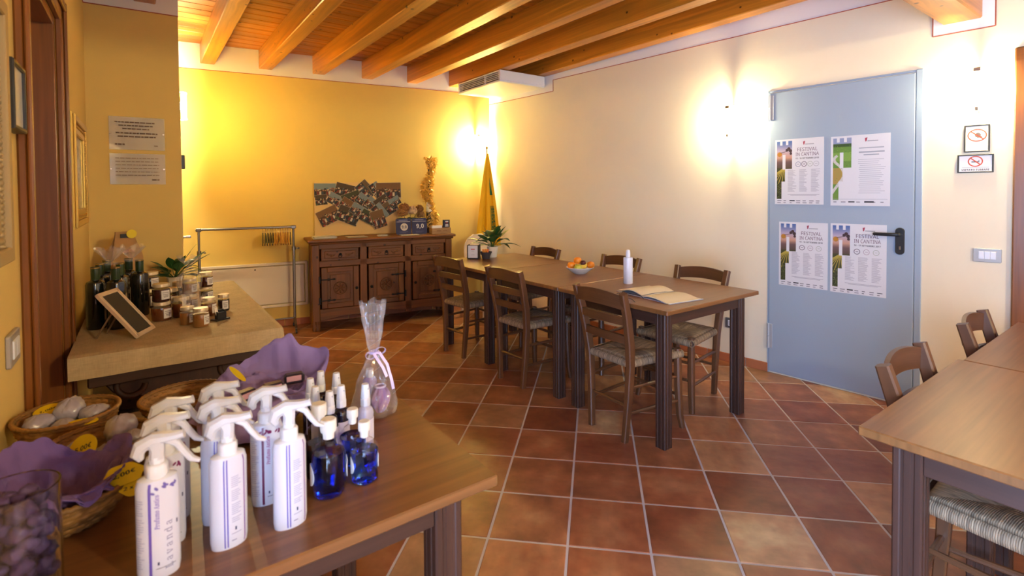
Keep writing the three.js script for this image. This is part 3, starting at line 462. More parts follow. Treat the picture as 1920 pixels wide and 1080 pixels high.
// ------------------------------------------------------------------ carved sideboard (local x along the wall, z into the room)
const SBF = FW.back, sbx = 1.19, SBW = 1.46, SBD = 0.385;
{
  const o = thing('carved_sideboard', 'rustic carved pine sideboard with three drawers and black strap hinges', 'sideboard', SBF.at(sbx, 0, 0.02), SBF.turn), F = SBD;
  const b = (w, h, d, x, y, z, c = 0.004) => bx(w, h, d, x, y, z, c);
  const apron = []; for (let k = 0; k <= 40; k++) { const u = k / 40, x = 0.075 + u * (SBW - 0.15); apron.push([x, 0.1 + 0.03 * (1 - Math.pow(Math.abs(2 * u - 1), 3)) - 0.018 * Math.cos(u * Math.PI * 6) * (1 - Math.abs(2 * u - 1))]); }
  const sideShape = []; for (let k = 0; k <= 20; k++) { const y = k / 20 * 0.86; sideShape.push([F - 0.02 + 0.012 * Math.sin(k / 20 * Math.PI * 4), y]); }
  mesh('body', merge([b(SBW - 0.04, 0.7, 0.012, SBW / 2, 0.5, 0.008), b(SBW - 0.05, 0.02, F - 0.06, SBW / 2, 0.17, F / 2 - 0.02), b(SBW - 0.05, 0.02, F - 0.06, SBW / 2, 0.67, F / 2 - 0.02),
    ...[0, 1].map(s => uvBox(extr([[0, 0.02], ...sideShape, [0, 0.86]], 0.03, 0.003).rotateY(-Q).translate(s ? SBW - 0.012 : 0.042, 0, 0), 1))]), M.pine, o);
  mesh('face_frame', merge([b(0.075, 0.86, 0.05, 0.0375, 0.43, F - 0.02, 0.008), b(0.075, 0.86, 0.05, SBW - 0.0375, 0.43, F - 0.02, 0.008), b(SBW - 0.14, 0.05, 0.03, SBW / 2, 0.84, F - 0.018), b(SBW - 0.14, 0.06, 0.03, SBW / 2, 0.665, F - 0.018), b(0.07, 0.76, 0.03, 0.50, 0.48, F - 0.018), b(0.07, 0.76, 0.03, 0.965, 0.48, F - 0.018),
    uvBox(extr([[0.07, 0.215], ...apron, [SBW - 0.07, 0.215]], 0.03, 0.003).translate(0, 0, F - 0.033), 0)]), M.pine, o);
  mesh('top', merge([b(SBW + 0.07, 0.028, F + 0.06, SBW / 2, 0.897, F / 2 + 0.01, 0.006), b(SBW + 0.035, 0.024, F + 0.03, SBW / 2, 0.872, F / 2 + 0.006, 0.01)]), M.pine, o);
  for (const x of [0.045, SBW - 0.045]) for (const z of [0.04, F - 0.02]) mesh('foot', uvBox(lathe([[0, 0], [0.03, 0], [0.036, 0.02], [0.026, 0.05], [0.034, 0.085], [0.034, 0.1]], 16).translate(x, 0, z), 1), M.pine, o);
  const ring = (x, y, z, r) => new THREE.TorusGeometry(r, 0.0035, 8, 24).translate(x, y, z);
  const rosette = (x, y, r) => { const g = [new THREE.TorusGeometry(r, 0.006, 6, 28).translate(x, y, F + 0.003), sph(r * 0.2, x, y, F, 12, 8)]; for (let k = 0; k < 8; k++) { const a = k * Math.PI / 4; g.push(sph(1, 0, 0, 0, 10, 8).scale(r * 0.34, r * 0.13, 0.008).rotateZ(a).translate(x + r * 0.55 * Math.cos(a), y + r * 0.55 * Math.sin(a), F)); } return merge(g); };
  for (const [x0, x1] of [[0.085, 0.455], [0.545, 0.92], [1.01, 1.375]]) {
    const w = x1 - x0, cx = (x0 + x1) / 2, d = mesh('drawer', merge([b(w - 0.008, 0.125, 0.03, cx, 0.755, F - 0.014, 0.006), b(w - 0.07, 0.075, 0.012, cx, 0.755, F + 0.002, 0.006)]), M.pine, o);
    mesh('drawer_knob', merge([sph(0.014, cx, 0.757, F + 0.018), ring(cx, 0.74, F + 0.012, 0.016)]), M.iron, d);
    for (const s of [-1, 1]) mesh('carving', merge([0, 1, 2].map(k => sph(1, 0, 0, 0, 8, 6).scale(0.026 - k * 0.006, 0.009, 0.005).rotateZ(s * (k - 1) * 0.5).translate(cx + s * (0.07 + k * 0.024), 0.755 + (k - 1) * 0.008, F + 0.008))), M.pine, d);
  }
  for (const [x0, x1, hinge] of [[0.085, 0.455, -1], [0.545, 0.92, 1], [1.01, 1.375, 1]]) {
    const w = x1 - x0, cx = (x0 + x1) / 2, cy = 0.425, d = mesh('cabinet_door', merge([b(w - 0.008, 0.41, 0.018, cx, cy, F - 0.022, 0.003), b(0.055, 0.41, 0.024, x0 + 0.0315, cy, F - 0.008, 0.004), b(0.055, 0.41, 0.024, x1 - 0.0315, cy, F - 0.008, 0.004), b(w - 0.12, 0.05, 0.024, cx, cy + 0.18, F - 0.009, 0.004), b(w - 0.12, 0.05, 0.024, cx, cy - 0.18, F - 0.009, 0.004), b(w - 0.17, 0.26, 0.012, cx, cy, F - 0.014, 0.006)]), M.pine, o);
    mesh('carving', rosette(cx, cy - 0.01, 0.062), M.pine, d);
    for (const dy of [0.085, -0.125]) { const hx = hinge < 0 ? x0 - 0.012 : x1 + 0.012, q = -hinge; mesh('strap_hinge', merge([b(0.02, 0.07, 0.006, hx, cy + dy, F + 0.007), b(0.13, 0.012, 0.005, hx + q * 0.075, cy + dy, F + 0.008), sph(1, 0, 0, 0, 10, 8).scale(0.018, 0.012, 0.004).translate(hx + q * 0.085, cy + dy, F + 0.008), sph(1, 0, 0, 0, 10, 8).scale(0.015, 0.01, 0.004).translate(hx + q * 0.135, cy + dy, F + 0.008)]), M.iron, d); }
    const kx = hinge < 0 ? x1 - 0.03 : x0 + 0.03; mesh('door_knob', merge([sph(0.015, kx, cy - 0.02, F + 0.02), cyl(0.006, 0.02, 0, 0, 0).rotateX(Q).translate(kx, cy - 0.02, F + 0.008)]), M.iron, d);
  }
}
const SBT = 0.911, onSB = (s, out, y = SBT) => SBF.at(sbx + s, y, 0.02 + out);
// photo board leaning on the wall, with single snapshots pinned over it
{
  const W = 0.93, Hh = 0.58, o = thing('photo_board', 'pale board covered in snapshots leaning on the wall above the sideboard', 'board', SBF.at(sB(1.45), SBT, 0.03), SBF.turn);
  mesh('backing_board', bx(W - 0.04, Hh - 0.01, 0.012, W / 2, Hh / 2, 0, 0.002), mat(lin(0.72, 0.5, 0.2), 0.8), o);
  const photo = seed => ctex(96, 72, (c, w, h) => {
    const r = rng(seed), sky = seed % 3 === 0, base = [['#26241e', '#4a3c2c'], ['#3a4048', '#6a5a42'], ['#20241a', '#3c4428'], ['#4a3220', '#7a5c3a']][seed % 4];
    c.fillStyle = base[0]; c.fillRect(0, 0, w, h); c.fillStyle = sky ? '#7f95a0' : base[1]; c.fillRect(0, 0, w, h * (0.3 + 0.2 * r()));
    for (let k = 0; k < 46; k++) { const q = r(); c.fillStyle = q < 0.3 ? '#1f1d1a' : q < 0.55 ? '#cdbfa8' : q < 0.7 ? '#8c5a3a' : q < 0.82 ? '#4c6a3c' : q < 0.92 ? '#5a7f94' : '#b23a2a'; const x = r() * w, y = h * 0.3 + r() * h * 0.7; c.fillRect(x, y, 2 + r() * 9, 2 + r() * 12); }
    for (let k = 0; k < 9; k++) { c.fillStyle = '#c79a78'; c.beginPath(); c.arc(6 + k * 10 + r() * 4, h * (0.45 + 0.2 * r()), 3, 0, 7); c.fill(); c.fillStyle = ['#22252c', '#7a2a22', '#d8d2c4', '#31465c'][k % 4]; c.fillRect(3 + k * 10, h * 0.58, 8, 16); }
    c.strokeStyle = '#c9c2b2'; c.lineWidth = 2; c.strokeRect(0, 0, w, h);
  });
  const pms = [...Array(10).keys()].map(k => mat(lin(0.8, 0.75, 0.66), 0.65, { map: photo(k * 13 + 3) }));
  const P = [[0.13, 0.49, 0.22, 0.15, 0], [0.33, 0.49, 0.2, 0.14, -0.25], [0.55, 0.49, 0.2, 0.15, -0.85], [0.66, 0.5, 0.15, 0.11, -1.0], [0.80, 0.48, 0.28, 0.19, 0.02], [0.09, 0.39, 0.12, 0.11, 0.1], [0.25, 0.38, 0.2, 0.12, -0.5], [0.4, 0.4, 0.2, 0.14, 0.35], [0.36, 0.33, 0.17, 0.12, -0.6], [0.53, 0.37, 0.18, 0.12, -0.7], [0.62, 0.33, 0.17, 0.12, -0.8], [0.72, 0.36, 0.16, 0.12, 0.6], [0.78, 0.28, 0.22, 0.15, 0.55], [0.7, 0.25, 0.18, 0.12, -0.9], [0.16, 0.22, 0.22, 0.17, 0.45], [0.36, 0.22, 0.24, 0.17, -0.4], [0.47, 0.27, 0.18, 0.12, -0.55], [0.58, 0.19, 0.2, 0.13, -0.5], [0.68, 0.17, 0.15, 0.2, 0.3], [0.86, 0.36, 0.13, 0.1, 0.5]];
  P.forEach(([x, y, w, h, a], k) => { const g = extr(rect(-w / 2, -h / 2, w / 2, h / 2), 0.0012), u = g.attributes.uv, p = g.attributes.position; for (let i = 0; i < p.count; i++) u.setXY(i, p.getX(i) / w + 0.5, p.getY(i) / h + 0.5); const m = mesh('photograph', g, pms[k % 10], o); m.position.set(x, y, 0.0065 + k * 0.0016); m.rotation.z = a; });
  o.rotation.x = 0; 
}
// leaflets and printed things on the sideboard
const paperTones = [mat(lin(0.7, 0.66, 0.58), 0.7), mat(lin(0.5, 0.46, 0.42), 0.7), mat(lin(0.3, 0.34, 0.2), 0.6), mat(lin(0.8, 0.78, 0.74), 0.7)];
{
  const r = rng(21);
  const sheaf = (s, out, w, d, n, label, group) => { for (let k = 0; k < n; k++) { const o = tag(mesh('leaflet', bx(w, 0.004, d, 0, 0.002, 0, 0.001), paperTones[(k * 3 + n) % 4]), label(k), 'leaflet', group); o.position.set(...onSB(s + (r() - 0.5) * 0.02, out, SBT + k * 0.0042)); o.rotation.y = SBF.turn + (r() - 0.5) * 0.25; } };
  sheaf(0.14, 0.25, 0.22, 0.15, 6, k => ['lowest', 'second lowest', 'third lowest', 'third highest', 'second highest', 'topmost'][k] + ' leaflet of the messy pile at the sideboard end by the rack', 'leaflets at the rack end');
  sheaf(0.46, 0.26, 0.2, 0.14, 2, k => (k ? 'upper' : 'lower') + ' leaflet lying flat in front of the snapshots', 'leaflets before the snapshots');
  sheaf(0.73, 0.24, 0.1, 0.07, 3, k => ['lowest', 'middle', 'topmost'][k] + ' white card of the small pile beside the blue score signs', 'cards beside the score signs');
  sheaf(1.0, 0.345, 0.2, 0.08, 2, k => (k ? 'upper' : 'lower') + ' leaflet lying in front of the blue score signs', 'leaflets before the score signs');
  const score = (s, out, turn, circle, label) => {
    const W = 0.17, Hh = 0.175, o = thing('score_sign', label, 'sign', onSB(s, out), SBF.turn + turn, 'blue score signs');
    const t = ctex(256, 264, (c, w, h) => { c.fillStyle = '#23295a'; c.fillRect(0, 0, w, h); c.fillStyle = '#8d90b8'; c.fillRect(50, 22, 150, 12); c.fillStyle = '#d9d6dc'; c.fillRect(14, 50, 228, 7); if (circle) { c.beginPath(); c.arc(138, 140, 62, 0, 7); c.fillStyle = '#e6ddc8'; c.fill(); } c.fillStyle = circle ? '#23295a' : '#f0ece2'; c.font = `bold ${circle ? 62 : 96}px sans-serif`; c.textAlign = 'center'; c.fillText('9,0', 138, circle ? 162 : 165); c.fillStyle = '#555a86'; c.fillRect(60, 215, 140, 8); c.fillRect(60, 232, 110, 7); });
    const g = extr(rrect(-W / 2, 0, W / 2, Hh, 0.02), 0.006).translate(0, 0.004, 0), u = g.attributes.uv, p = g.attributes.position; for (let i = 0; i < p.count; i++) u.setXY(i, p.getX(i) / W + 0.5, (p.getY(i) - 0.004) / Hh);
    mesh('panel', g, mat(lin(0.8, 0.8, 0.85), 0.6, { map: t }), o).rotation.x = -0.12; mesh('foot', bx(0.14, 0.004, 0.07, 0, 0.002, 0.005, 0.001), M.film, o);
  };
  score(0.955, 0.26, 0.02, true, 'blue score sign with 9,0 inside a white circle'); score(1.13, 0.27, 0.0, false, 'blue score sign with large white 9,0 lettering');
  const o = thing('card_box', 'low pale wooden box on the sideboard beside the score signs', 'box', onSB(1.36, 0.285), SBF.turn), bm = wood(lin(0.62, 0.36, 0.14), 0.5, grain);
  mesh('box', merge([bx(0.22, 0.065, 0.008, 0, 0.0325, 0.05, 0.002), bx(0.22, 0.085, 0.008, 0, 0.0425, -0.05, 0.002), bx(0.008, 0.065, 0.1, -0.106, 0.0325, 0, 0.002), bx(0.008, 0.065, 0.1, 0.106, 0.0325, 0, 0.002), bx(0.21, 0.008, 0.1, 0, 0.004, 0, 0.002)]), bm, o);
  mesh('engraving', merge([bx(0.05, 0.012, 0.0012, -0.03, 0.035, 0.0545, 0.0003), bx(0.05, 0.008, 0.0012, 0.04, 0.035, 0.0545, 0.0003)]), wood(lin(0.4, 0.2, 0.07), 0.6, grain), o);
  for (let k = 0; k < 5; k++) { const c = tag(mesh('white_card', bx(0.11, 0.06, 0.0016, 0, 0.03, 0, 0.0004), M.paper), 'white card standing in the low wooden box', 'card', 'white cards in the low wooden box'); c.position.set(...onSB(1.327, 0.257 + k * 0.008, SBT + 0.03)); c.rotation.y = SBF.turn; }
  const d = thing('navy_card', 'small navy card with pale stripes standing on the wooden box', 'card', onSB(1.43, 0.295, SBT + 0.066), SBF.turn + 0.1);
  mesh('card', bx(0.075, 0.085, 0.03, 0, 0.0425, 0, 0.001), mat(lin(0.02, 0.024, 0.06), 0.5), d);
  mesh('print', merge([bx(0.036, 0.012, 0.001, 0, 0.068, 0.0153, 0.0002), ...[0, 1, 2].map(k => bx(0.034 + k * 0.004, 0.006, 0.001, 0, 0.034 - k * 0.01, 0.0153, 0.0002))]), M.paper, d); mesh('emblem', bx(0.026, 0.012, 0.001, 0, 0.053, 0.0155, 0.0002), mat(lin(0.4, 0.05, 0.05), 0.5), d);
  // dried flower arrangement
  const f = thing('dried_flowers', 'dried brown and cream flower arrangement behind the score signs', 'flowers', onSB(1.03, 0.085), SBF.turn), fr = rng(8);
  mesh('vase', lathe([[0, 0], [0.05, 0], [0.06, 0.03], [0.065, 0.12], [0.06, 0.14], [0.05, 0.14], [0, 0.1]], 20), mat(lin(0.3, 0.17, 0.08), 0.5), f);
  const petal = (cx, cy, cz, R0, n, c) => { const L = []; for (let k = 0; k < n; k++) { const a = fr() * 7, b = Math.acos(1 - 1.7 * fr()), x = Math.sin(b) * Math.cos(a), y = Math.cos(b), z = Math.sin(b) * Math.sin(a); L.push(sph(1, 0, 0, 0, 7, 5).scale(0.017, 0.006, 0.014).rotateX(fr() * 3).rotateZ(fr() * 3).translate(cx + x * R0, cy + y * R0, cz + z * R0)); } L.push(sph(R0 * 0.85, cx, cy, cz, 12, 8)); return mesh('flower_head', L, mat(c, 0.8), f); };
  petal(-0.03, 0.285, 0.03, 0.05, 60, lin(0.28, 0.12, 0.035)); petal(-0.055, 0.235, 0.05, 0.045, 50, lin(0.34, 0.16, 0.05)); petal(0.065, 0.255, 0.02, 0.045, 55, lin(0.66, 0.48, 0.28)); petal(0.155, 0.27, -0.01, 0.038, 45, lin(0.22, 0.1, 0.03)); petal(0.17, 0.21, 0.0, 0.035, 40, lin(0.3, 0.16, 0.05));
  for (let k = 0; k < 14; k++) { const [b2] = leaf(0.09, 0.02, 0.05, k * 0.9, 0.9 + 0.4 * fr(), [0, 0.14, 0.03], 0.03); mesh('leaf', b2, mat(lin(0.06, 0.1, 0.04), 0.5), f); }
  mesh('stem', merge([[0.155, 0.27], [0.17, 0.21], [0.065, 0.25], [-0.03, 0.28]].map(([x, y]) => tube([[0, 0.1, 0], [x * 0.5, y * 0.6, 0], [x, y, 0]], 0.003, 8, 5))), mat(lin(0.16, 0.12, 0.05), 0.7), f);
  // bottle wrapped in gold tinsel
  const g = thing('tinsel_bottle', 'tall slim bottle wound with gold tinsel on the sideboard', 'decoration', onSB(1.3, 0.095), SBF.turn);
  mesh('bottle', lathe([[0, 0], [0.032, 0], [0.036, 0.01], [0.036, 0.28], [0.028, 0.34], [0.015, 0.38], [0.014, 0.78], [0.019, 0.785], [0.019, 0.85], [0, 0.852]], 22), mat(lin(0.08, 0.06, 0.03), 0.2), g);
  mesh('bottle_label', lathe([[0.0368, 0.24], [0.0372, 0.24], [0.0372, 0.35], [0.0368, 0.35]], 22), M.cream, g);
  const tr = rng(99), L = []; for (let k = 0; k < 2600; k++) { const t = tr(), y = 0.06 + t * 0.8, a0 = tr() * 6.283, off = 0.03 * Math.sin(t * 9), ax = off + (0.042 + 0.018 * Math.sin(t * 14)) * Math.cos(a0), az = (0.045) * Math.sin(a0), len = 0.03 + 0.025 * tr(), s = new THREE.BufferGeometry(), d1 = [tr() - 0.5, tr() - 0.5, tr() - 0.5], d2 = [(tr() - 0.5) * 0.026, (tr() - 0.5) * 0.026, (tr() - 0.5) * 0.026], c = [ax + (tr() - 0.5) * 0.03, y, az + (tr() - 0.5) * 0.03]; s.setAttribute('position', new THREE.Float32BufferAttribute([c[0] - d1[0] * len * 1.4, c[1] - d1[1] * len * 1.4, c[2] - d1[2] * len * 1.4, c[0] + d2[0], c[1] + d2[1], c[2] + d2[2], c[0] + d1[0] * len * 1.4, c[1] + d1[1] * len * 1.4, c[2] + d1[2] * len * 1.4], 3)); L.push(s); }
  const ts = mesh('tinsel', L, mat(lin(0.85, 0.58, 0.14), 0.28, { metalness: 0.55, side: THREE.DoubleSide }), g); ts.userData.kind = 'stuff';
}
// ------------------------------------------------------------------ yellow flag hanging in the corner
{
  const o = thing('yellow_flag', 'yellow flag with green lettering hanging in folds in the corner', 'flag', [3.345, 0, -5.13], 0);
  const cloth = ctex(512, 512, (c, w, h) => { c.fillStyle = '#e8b400'; c.fillRect(0, 0, w, h); c.fillStyle = '#0f6b45'; c.beginPath(); c.moveTo(330, 130); c.lineTo(330, 230); c.lineTo(430, 230); c.closePath(); c.fill(); c.fillStyle = '#a58a1c'; c.fillRect(320, 290, 120, 160); c.fillStyle = '#0f6b45'; c.font = 'bold 52px sans-serif'; c.save(); c.translate(400, 300); c.rotate(Math.PI / 2); c.fillText('COLDI', 0, 50); c.fillText('RETTI', 0, 0); c.restore(); });
  const f = (u, v) => { const h = Math.pow(v, 0.85), w = 0.025 + 0.285 * h, x = (u - 0.5) * w, dd = x * 0.7071, fold = 0.02 * h * Math.sin(u * 15) + 0.01 * h * Math.sin(u * 31 + 1); return [x * 0.84 - fold * 0.54, 1.83 - v * 1.1, x * 0.54 + fold * 0.84]; };
  mesh('flag_cloth', shell(60, 24, (u, v) => f(u, 1 - v), 0.0015), mat(lin(0.9, 0.88, 0.85), 0.75, { map: cloth }), o);
  mesh('flag_pole', cyl(0.009, 1.9, 0.03, 0.95, -0.06, 12), wood(lin(0.4, 0.2, 0.08), 0.4, grain), o);
  mesh('pole_knob', sph(0.018, 0.03, 1.905, -0.06), wood(lin(0.4, 0.2, 0.08), 0.4, grain), o);
  mesh('pole_foot', lathe([[0, 0], [0.09, 0], [0.09, 0.01], [0.02, 0.03], [0.016, 0.08], [0, 0.08]], 20).translate(0.03, 0, -0.06), M.iron, o);
}
// white moulded chair in the corner behind the dining row
{
  const o = thing('white_chair', 'white moulded plastic chair in the corner behind the napkin dispenser', 'chair', [3.15, 0, -4.83], 0.05), m = mat(lin(0.72, 0.62, 0.5), 0.4);
  mesh('backrest', shell(14, 10, (u, v) => { const x = (u - 0.5) * 2, k = v > 0.6 ? Math.sqrt(Math.max(0, 1 - ((v - 0.6) / 0.42) ** 2)) : 1; return [x * 0.2 * k, 0.44 + v * 0.44, -0.2 - 0.06 * v + 0.05 * x * x]; }, 0.008), m, o);
  mesh('seat', bx(0.42, 0.02, 0.42, 0, 0.44, 0, 0.01), m, o);
  for (const sx of [-1, 1]) for (const sz of [-1, 1]) mesh('leg', bar([[sx * 0.18, 0.44, sz * 0.18], [sx * 0.22, 0, sz * 0.22]], [0.04, 0.03], [0.04, 0.03], [1, 0, 0], 0.3), m, o);
}
// ------------------------------------------------------------------ clothes rack, hangers, radiator panel
{
  const p = thing('radiator_panel', 'flat pale radiator panel low on the yellow wall behind the clothes rack', 'radiator', FW.back.at(sB(0.425), 0.207, 0.002), FW.back.turn), W = 0.985, Hh = 0.458;
  const pm = mat(lin(0.70, 0.62, 0.50), 0.5);
  mesh('panel', bx(W - 0.07, Hh - 0.07, 0.022, W / 2, Hh / 2, 0.014, 0.004), pm, p);
  mesh('frame', merge([bx(W, 0.028, 0.03, W / 2, 0.014, 0.015, 0.004), bx(W, 0.028, 0.03, W / 2, Hh - 0.014, 0.015, 0.004), bx(0.028, Hh, 0.03, 0.014, Hh / 2, 0.015, 0.004), bx(0.028, Hh, 0.03, W - 0.014, Hh / 2, 0.015, 0.004)]), pm, p);
  mesh('catch', cyl(0.007, 0.01, 0, 0, 0).rotateX(Q).translate(W * 0.5, Hh - 0.06, 0.03), M.iron, p);
  const o = thing('clothes_rack', 'grey metal clothes rail on wheels before the radiator panel', 'clothes rack', FW.back.at(0.235, 0, 0.2), FW.back.turn), L = 0.81, Hr = 1.035;
  for (const x of [0, L]) {
    mesh('post', merge([cyl(0.013, 0.72, x, 0.44, 0), cyl(0.01, 0.32, x, 0.87, 0)]), M.steel, o);
    mesh('collar', merge([cyl(0.018, 0.04, x, 0.82, 0), cyl(0.005, 0.03, 0, 0, 0).rotateZ(Q).translate(x + 0.03, 0.82, 0), sph(0.009, x + 0.046, 0.82, 0), bx(0.045, 0.035, 0.03, x, Hr, 0, 0.006)]), M.steel, o);
    mesh('foot', merge([bar([[x, 0.13, 0], [x + 0.005, 0.06, 0.06], [x, 0.045, 0.17]], 0.02, 0.016, [1, 0, 0]), bar([[x, 0.13, 0], [x + 0.005, 0.06, -0.06], [x, 0.045, -0.15]], 0.02, 0.016, [1, 0, 0])]), M.steel, o);
    for (const z of [0.17, -0.15]) mesh('wheel', cyl(0.022, 0.016, 0, 0, 0).rotateZ(Q).translate(x, 0.022, z), M.blackPlastic, o);
  }
  mesh('rail', merge([cyl(0.012, L + 0.05, 0, 0, 0).rotateZ(Q).translate(L / 2, Hr + 0.002, 0)]), M.steel, o); mesh('stretcher', cyl(0.008, L, 0, 0, 0).rotateZ(Q).translate(L / 2, 0.12, 0), M.steel, o);
  const hm = [wood(lin(0.12, 0.1, 0.05), 0.5, grain), wood(lin(0.55, 0.26, 0.05), 0.5, grain)], hr = rng(4);
  for (let k = 0; k < 12; k++) {
    const dark = k < 5 || k > 10, x = 0.535 + k * 0.0225, h = thing('clothes_hanger', (dark ? (k > 10 ? 'dark wooden hanger nearest the rail end post' : ['first', 'second', 'third', 'fourth', 'fifth'][k] + ' dark hanger on the rail, counted from the rack middle') : ['first', 'second', 'third', 'fourth', 'fifth', 'sixth'][k - 5] + ' orange hanger on the rail, counted from the dark ones'), 'hanger', FW.back.at(0.235 + x, Hr, 0.2), FW.back.turn + Q - 0.05 + (hr() - 0.5) * 0.05, dark ? (k > 10 ? undefined : 'dark hangers') : 'orange hangers');
    mesh('shoulder_bar', bar([[-0.17, -0.155, 0.0], [-0.1, -0.1, 0], [0, -0.065, 0], [0.1, -0.1, 0], [0.17, -0.155, 0]], 0.011, [0.02, 0.028, 0.032, 0.028, 0.02], [0, 0, 1]), hm[dark ? 0 : 1], h);
    mesh('trouser_bar', bar([[-0.15, -0.145, 0], [0.15, -0.145, 0]], 0.008, 0.01, [0, 0, 1]), hm[dark ? 0 : 1], h);
    mesh('hook', tube([[0, -0.06, 0], [0.004, -0.03, 0], [0.0158, -0.003, 0], [0.0105, 0.0125, 0], [0, 0.016, 0], [-0.0118, 0.0112, 0], [-0.0158, 0, 0]], 0.0016, 28, 6), M.chrome, h);
  }
}
// ------------------------------------------------------------------ things on the right wall and the blue door
function printed(name, label, category, f, s0, s1, y0, y1, out, tex, o2 = {}) {      // a flat printed sheet with thickness
  const w = s1 - s0, h = y1 - y0, g = extr(rect(0, 0, w, h), o2.th ?? 0.0012), u = g.attributes.uv, p = g.attributes.position; for (let i = 0; i < p.count; i++) u.setXY(i, p.getX(i) / w, p.getY(i) / h);
  const o = new THREE.Mesh(g, mat(lin(0.74, 0.74, 0.75), o2.rough ?? 0.55, { map: tex })); o.name = numbered(name); o.castShadow = o.receiveShadow = true; scene.add(o); tag(o, label, category, o2.group); o.position.set(...f.at(s0, y0, out)); o.rotation.y = f.turn; if (o2.tilt) o.rotation.z = o2.tilt; return o;
}
function poster(variant) {
  return ctex(512, 724, (c, w, h) => {
    c.fillStyle = '#eeeef2'; c.fillRect(0, 0, w, h);
    const clip = () => { c.beginPath(); [[20, 20], [185, 20], [185, 330], [110, 330], [110, 470], [72, 470], [72, 665], [20, 665]].forEach(([x, y], i) => (i ? c.lineTo(x, y) : c.moveTo(x, y))); c.closePath(); c.clip(); };
    c.save(); clip(); const r = rng(variant * 7 + 1);
    if (variant === 1) {
      c.fillStyle = '#9aa6c8'; c.fillRect(0, 0, 200, 90); c.fillStyle = '#3d5a22'; c.fillRect(0, 80, 200, 40); c.fillStyle = '#6f9a3a'; c.fillRect(0, 112, 200, 600); c.fillStyle = '#86b04a'; c.fillRect(0, 170, 200, 90); c.fillStyle = '#b79a4a'; c.fillRect(0, 330, 200, 170);
      c.strokeStyle = '#dcd8d0'; c.lineWidth = 26; c.beginPath(); c.moveTo(60, 200); c.quadraticCurveTo(0, 240, 60, 290); c.quadraticCurveTo(160, 380, 90, 470); c.quadraticCurveTo(30, 560, 10, 600); c.stroke(); c.fillStyle = '#7a9a3a'; c.fillRect(0, 600, 200, 80);
      for (let k = 0; k < 140; k++) { c.fillStyle = r() < 0.5 ? '#4a6a26' : '#93b556'; c.fillRect(r() * 190, 90 + r() * 580, 5, 4); }
    } else {
      const g = c.createLinearGradient(0, 20, 0, 330); g.addColorStop(0, '#4a6fb0'); g.addColorStop(0.35, '#c9b6cc'); g.addColorStop(0.6, '#d9a58a'); g.addColorStop(0.75, '#7a5a58'); g.addColorStop(1, '#5a4a3a'); c.fillStyle = g; c.fillRect(0, 0, 200, 330); c.fillStyle = '#4a4a1e'; c.fillRect(0, 318, 200, 400);
      c.strokeStyle = '#c9b24a'; c.lineWidth = 7; for (let k = -3; k < 9; k++) { c.beginPath(); c.moveTo(95, 318); c.lineTo(k * 45 - 60, 520); c.stroke(); } c.fillStyle = '#2c3416'; for (let k = 0; k < 60; k++) c.fillRect(r() * 90, 470 + r() * 200, 12, 8); c.fillStyle = '#7f8a4a'; for (let k = 0; k < 30; k++) c.fillRect(r() * 90, 480 + r() * 180, 7, 6);
      c.fillStyle = '#c98a2c'; c.beginPath(); c.arc(50, 165, 26, 0, 7); c.fill(); c.fillStyle = '#4a3234'; for (const [x, y, q] of [[130, 120, 16], [150, 105, 17], [168, 130, 18], [172, 160, 14]]) { c.beginPath(); c.arc(x, y, q, 0, 7); c.fill(); } c.strokeStyle = '#3a2a24'; c.lineWidth = 5; c.beginPath(); c.moveTo(60, 150); c.lineTo(180, 120); c.stroke();
    }
    c.fillStyle = '#eeeef2'; c.fillRect(54, 20, 26, 44); c.fillRect(118, 20, 26, 44); c.fillRect(82, 170, 32, variant === 1 ? 160 : 165); c.restore();
    c.fillStyle = '#b03a52'; c.beginPath(); c.moveTo(300, 36); c.lineTo(322, 30); c.lineTo(314, 68); c.lineTo(304, 72); c.closePath(); c.fill(); c.fillStyle = '#9b9da6'; c.fillRect(322, 62, 90, 8);
    c.textAlign = 'center';
    if (variant !== 1) {
      c.fillStyle = '#6b4a5c'; c.font = '52px sans-serif'; c.fillText('FESTIVAL', 342, 140, 215); c.fillText('IN CANTINA', 342, 192, 240); c.font = 'bold 23px sans-serif'; c.fillStyle = '#4a4650'; c.fillText(variant === 3 ? '16 - 17 SETTEMBRE 2017' : '15 - 16 SETTEMBRE 2018', 342, 226, 240);
      const n = variant === 0 ? 4 : 3; for (let k = 0; k < n; k++) { c.beginPath(); c.arc(250 + k * (n === 4 ? 62 : 86), 282, 26, 0, 7); c.lineWidth = 5; c.strokeStyle = k === (variant === 0 ? 1 : 0) ? '#4a2f48' : ['#7a84a8', '#b9a8b4', '#b4bfb0', '#bcbcc2'][k]; c.stroke(); c.fillStyle = c.strokeStyle; c.fillRect(238 + k * (n === 4 ? 62 : 86), 279, 24, 5); }
      c.fillStyle = '#a3a3b2'; for (let col = 0; col < 3; col++) for (let k = 0; k < 24; k++) c.fillRect(140 + col * 122, 340 + k * 10.4, 48 + r() * 45, 3.4); c.fillRect(140, 612, 330, 4); c.fillRect(170, 622, 270, 4);
    } else { c.fillStyle = '#a9b0bb'; c.fillRect(250, 130, 210, 10); c.fillRect(250, 170, 215, 14); c.fillRect(290, 200, 130, 10); for (let k = 0; k < 18; k++) c.fillRect(240 + r() * 20, 250 + k * 20, 170 + r() * 60, 4); c.fillRect(20, 655, 472, 3); }
    c.fillStyle = '#5a5a66'; for (let k = 0; k < 7; k++) { c.fillRect(26 + k * 68, 682, 26 + r() * 24, 7); if (variant !== 1) c.fillRect(26 + k * 68, 704, 20 + r() * 24, 6); } c.fillStyle = '#26262e'; c.fillRect(160, 678, 56, 12); if (variant === 1) c.fillRect(300, 676, 80, 15);
  });
}
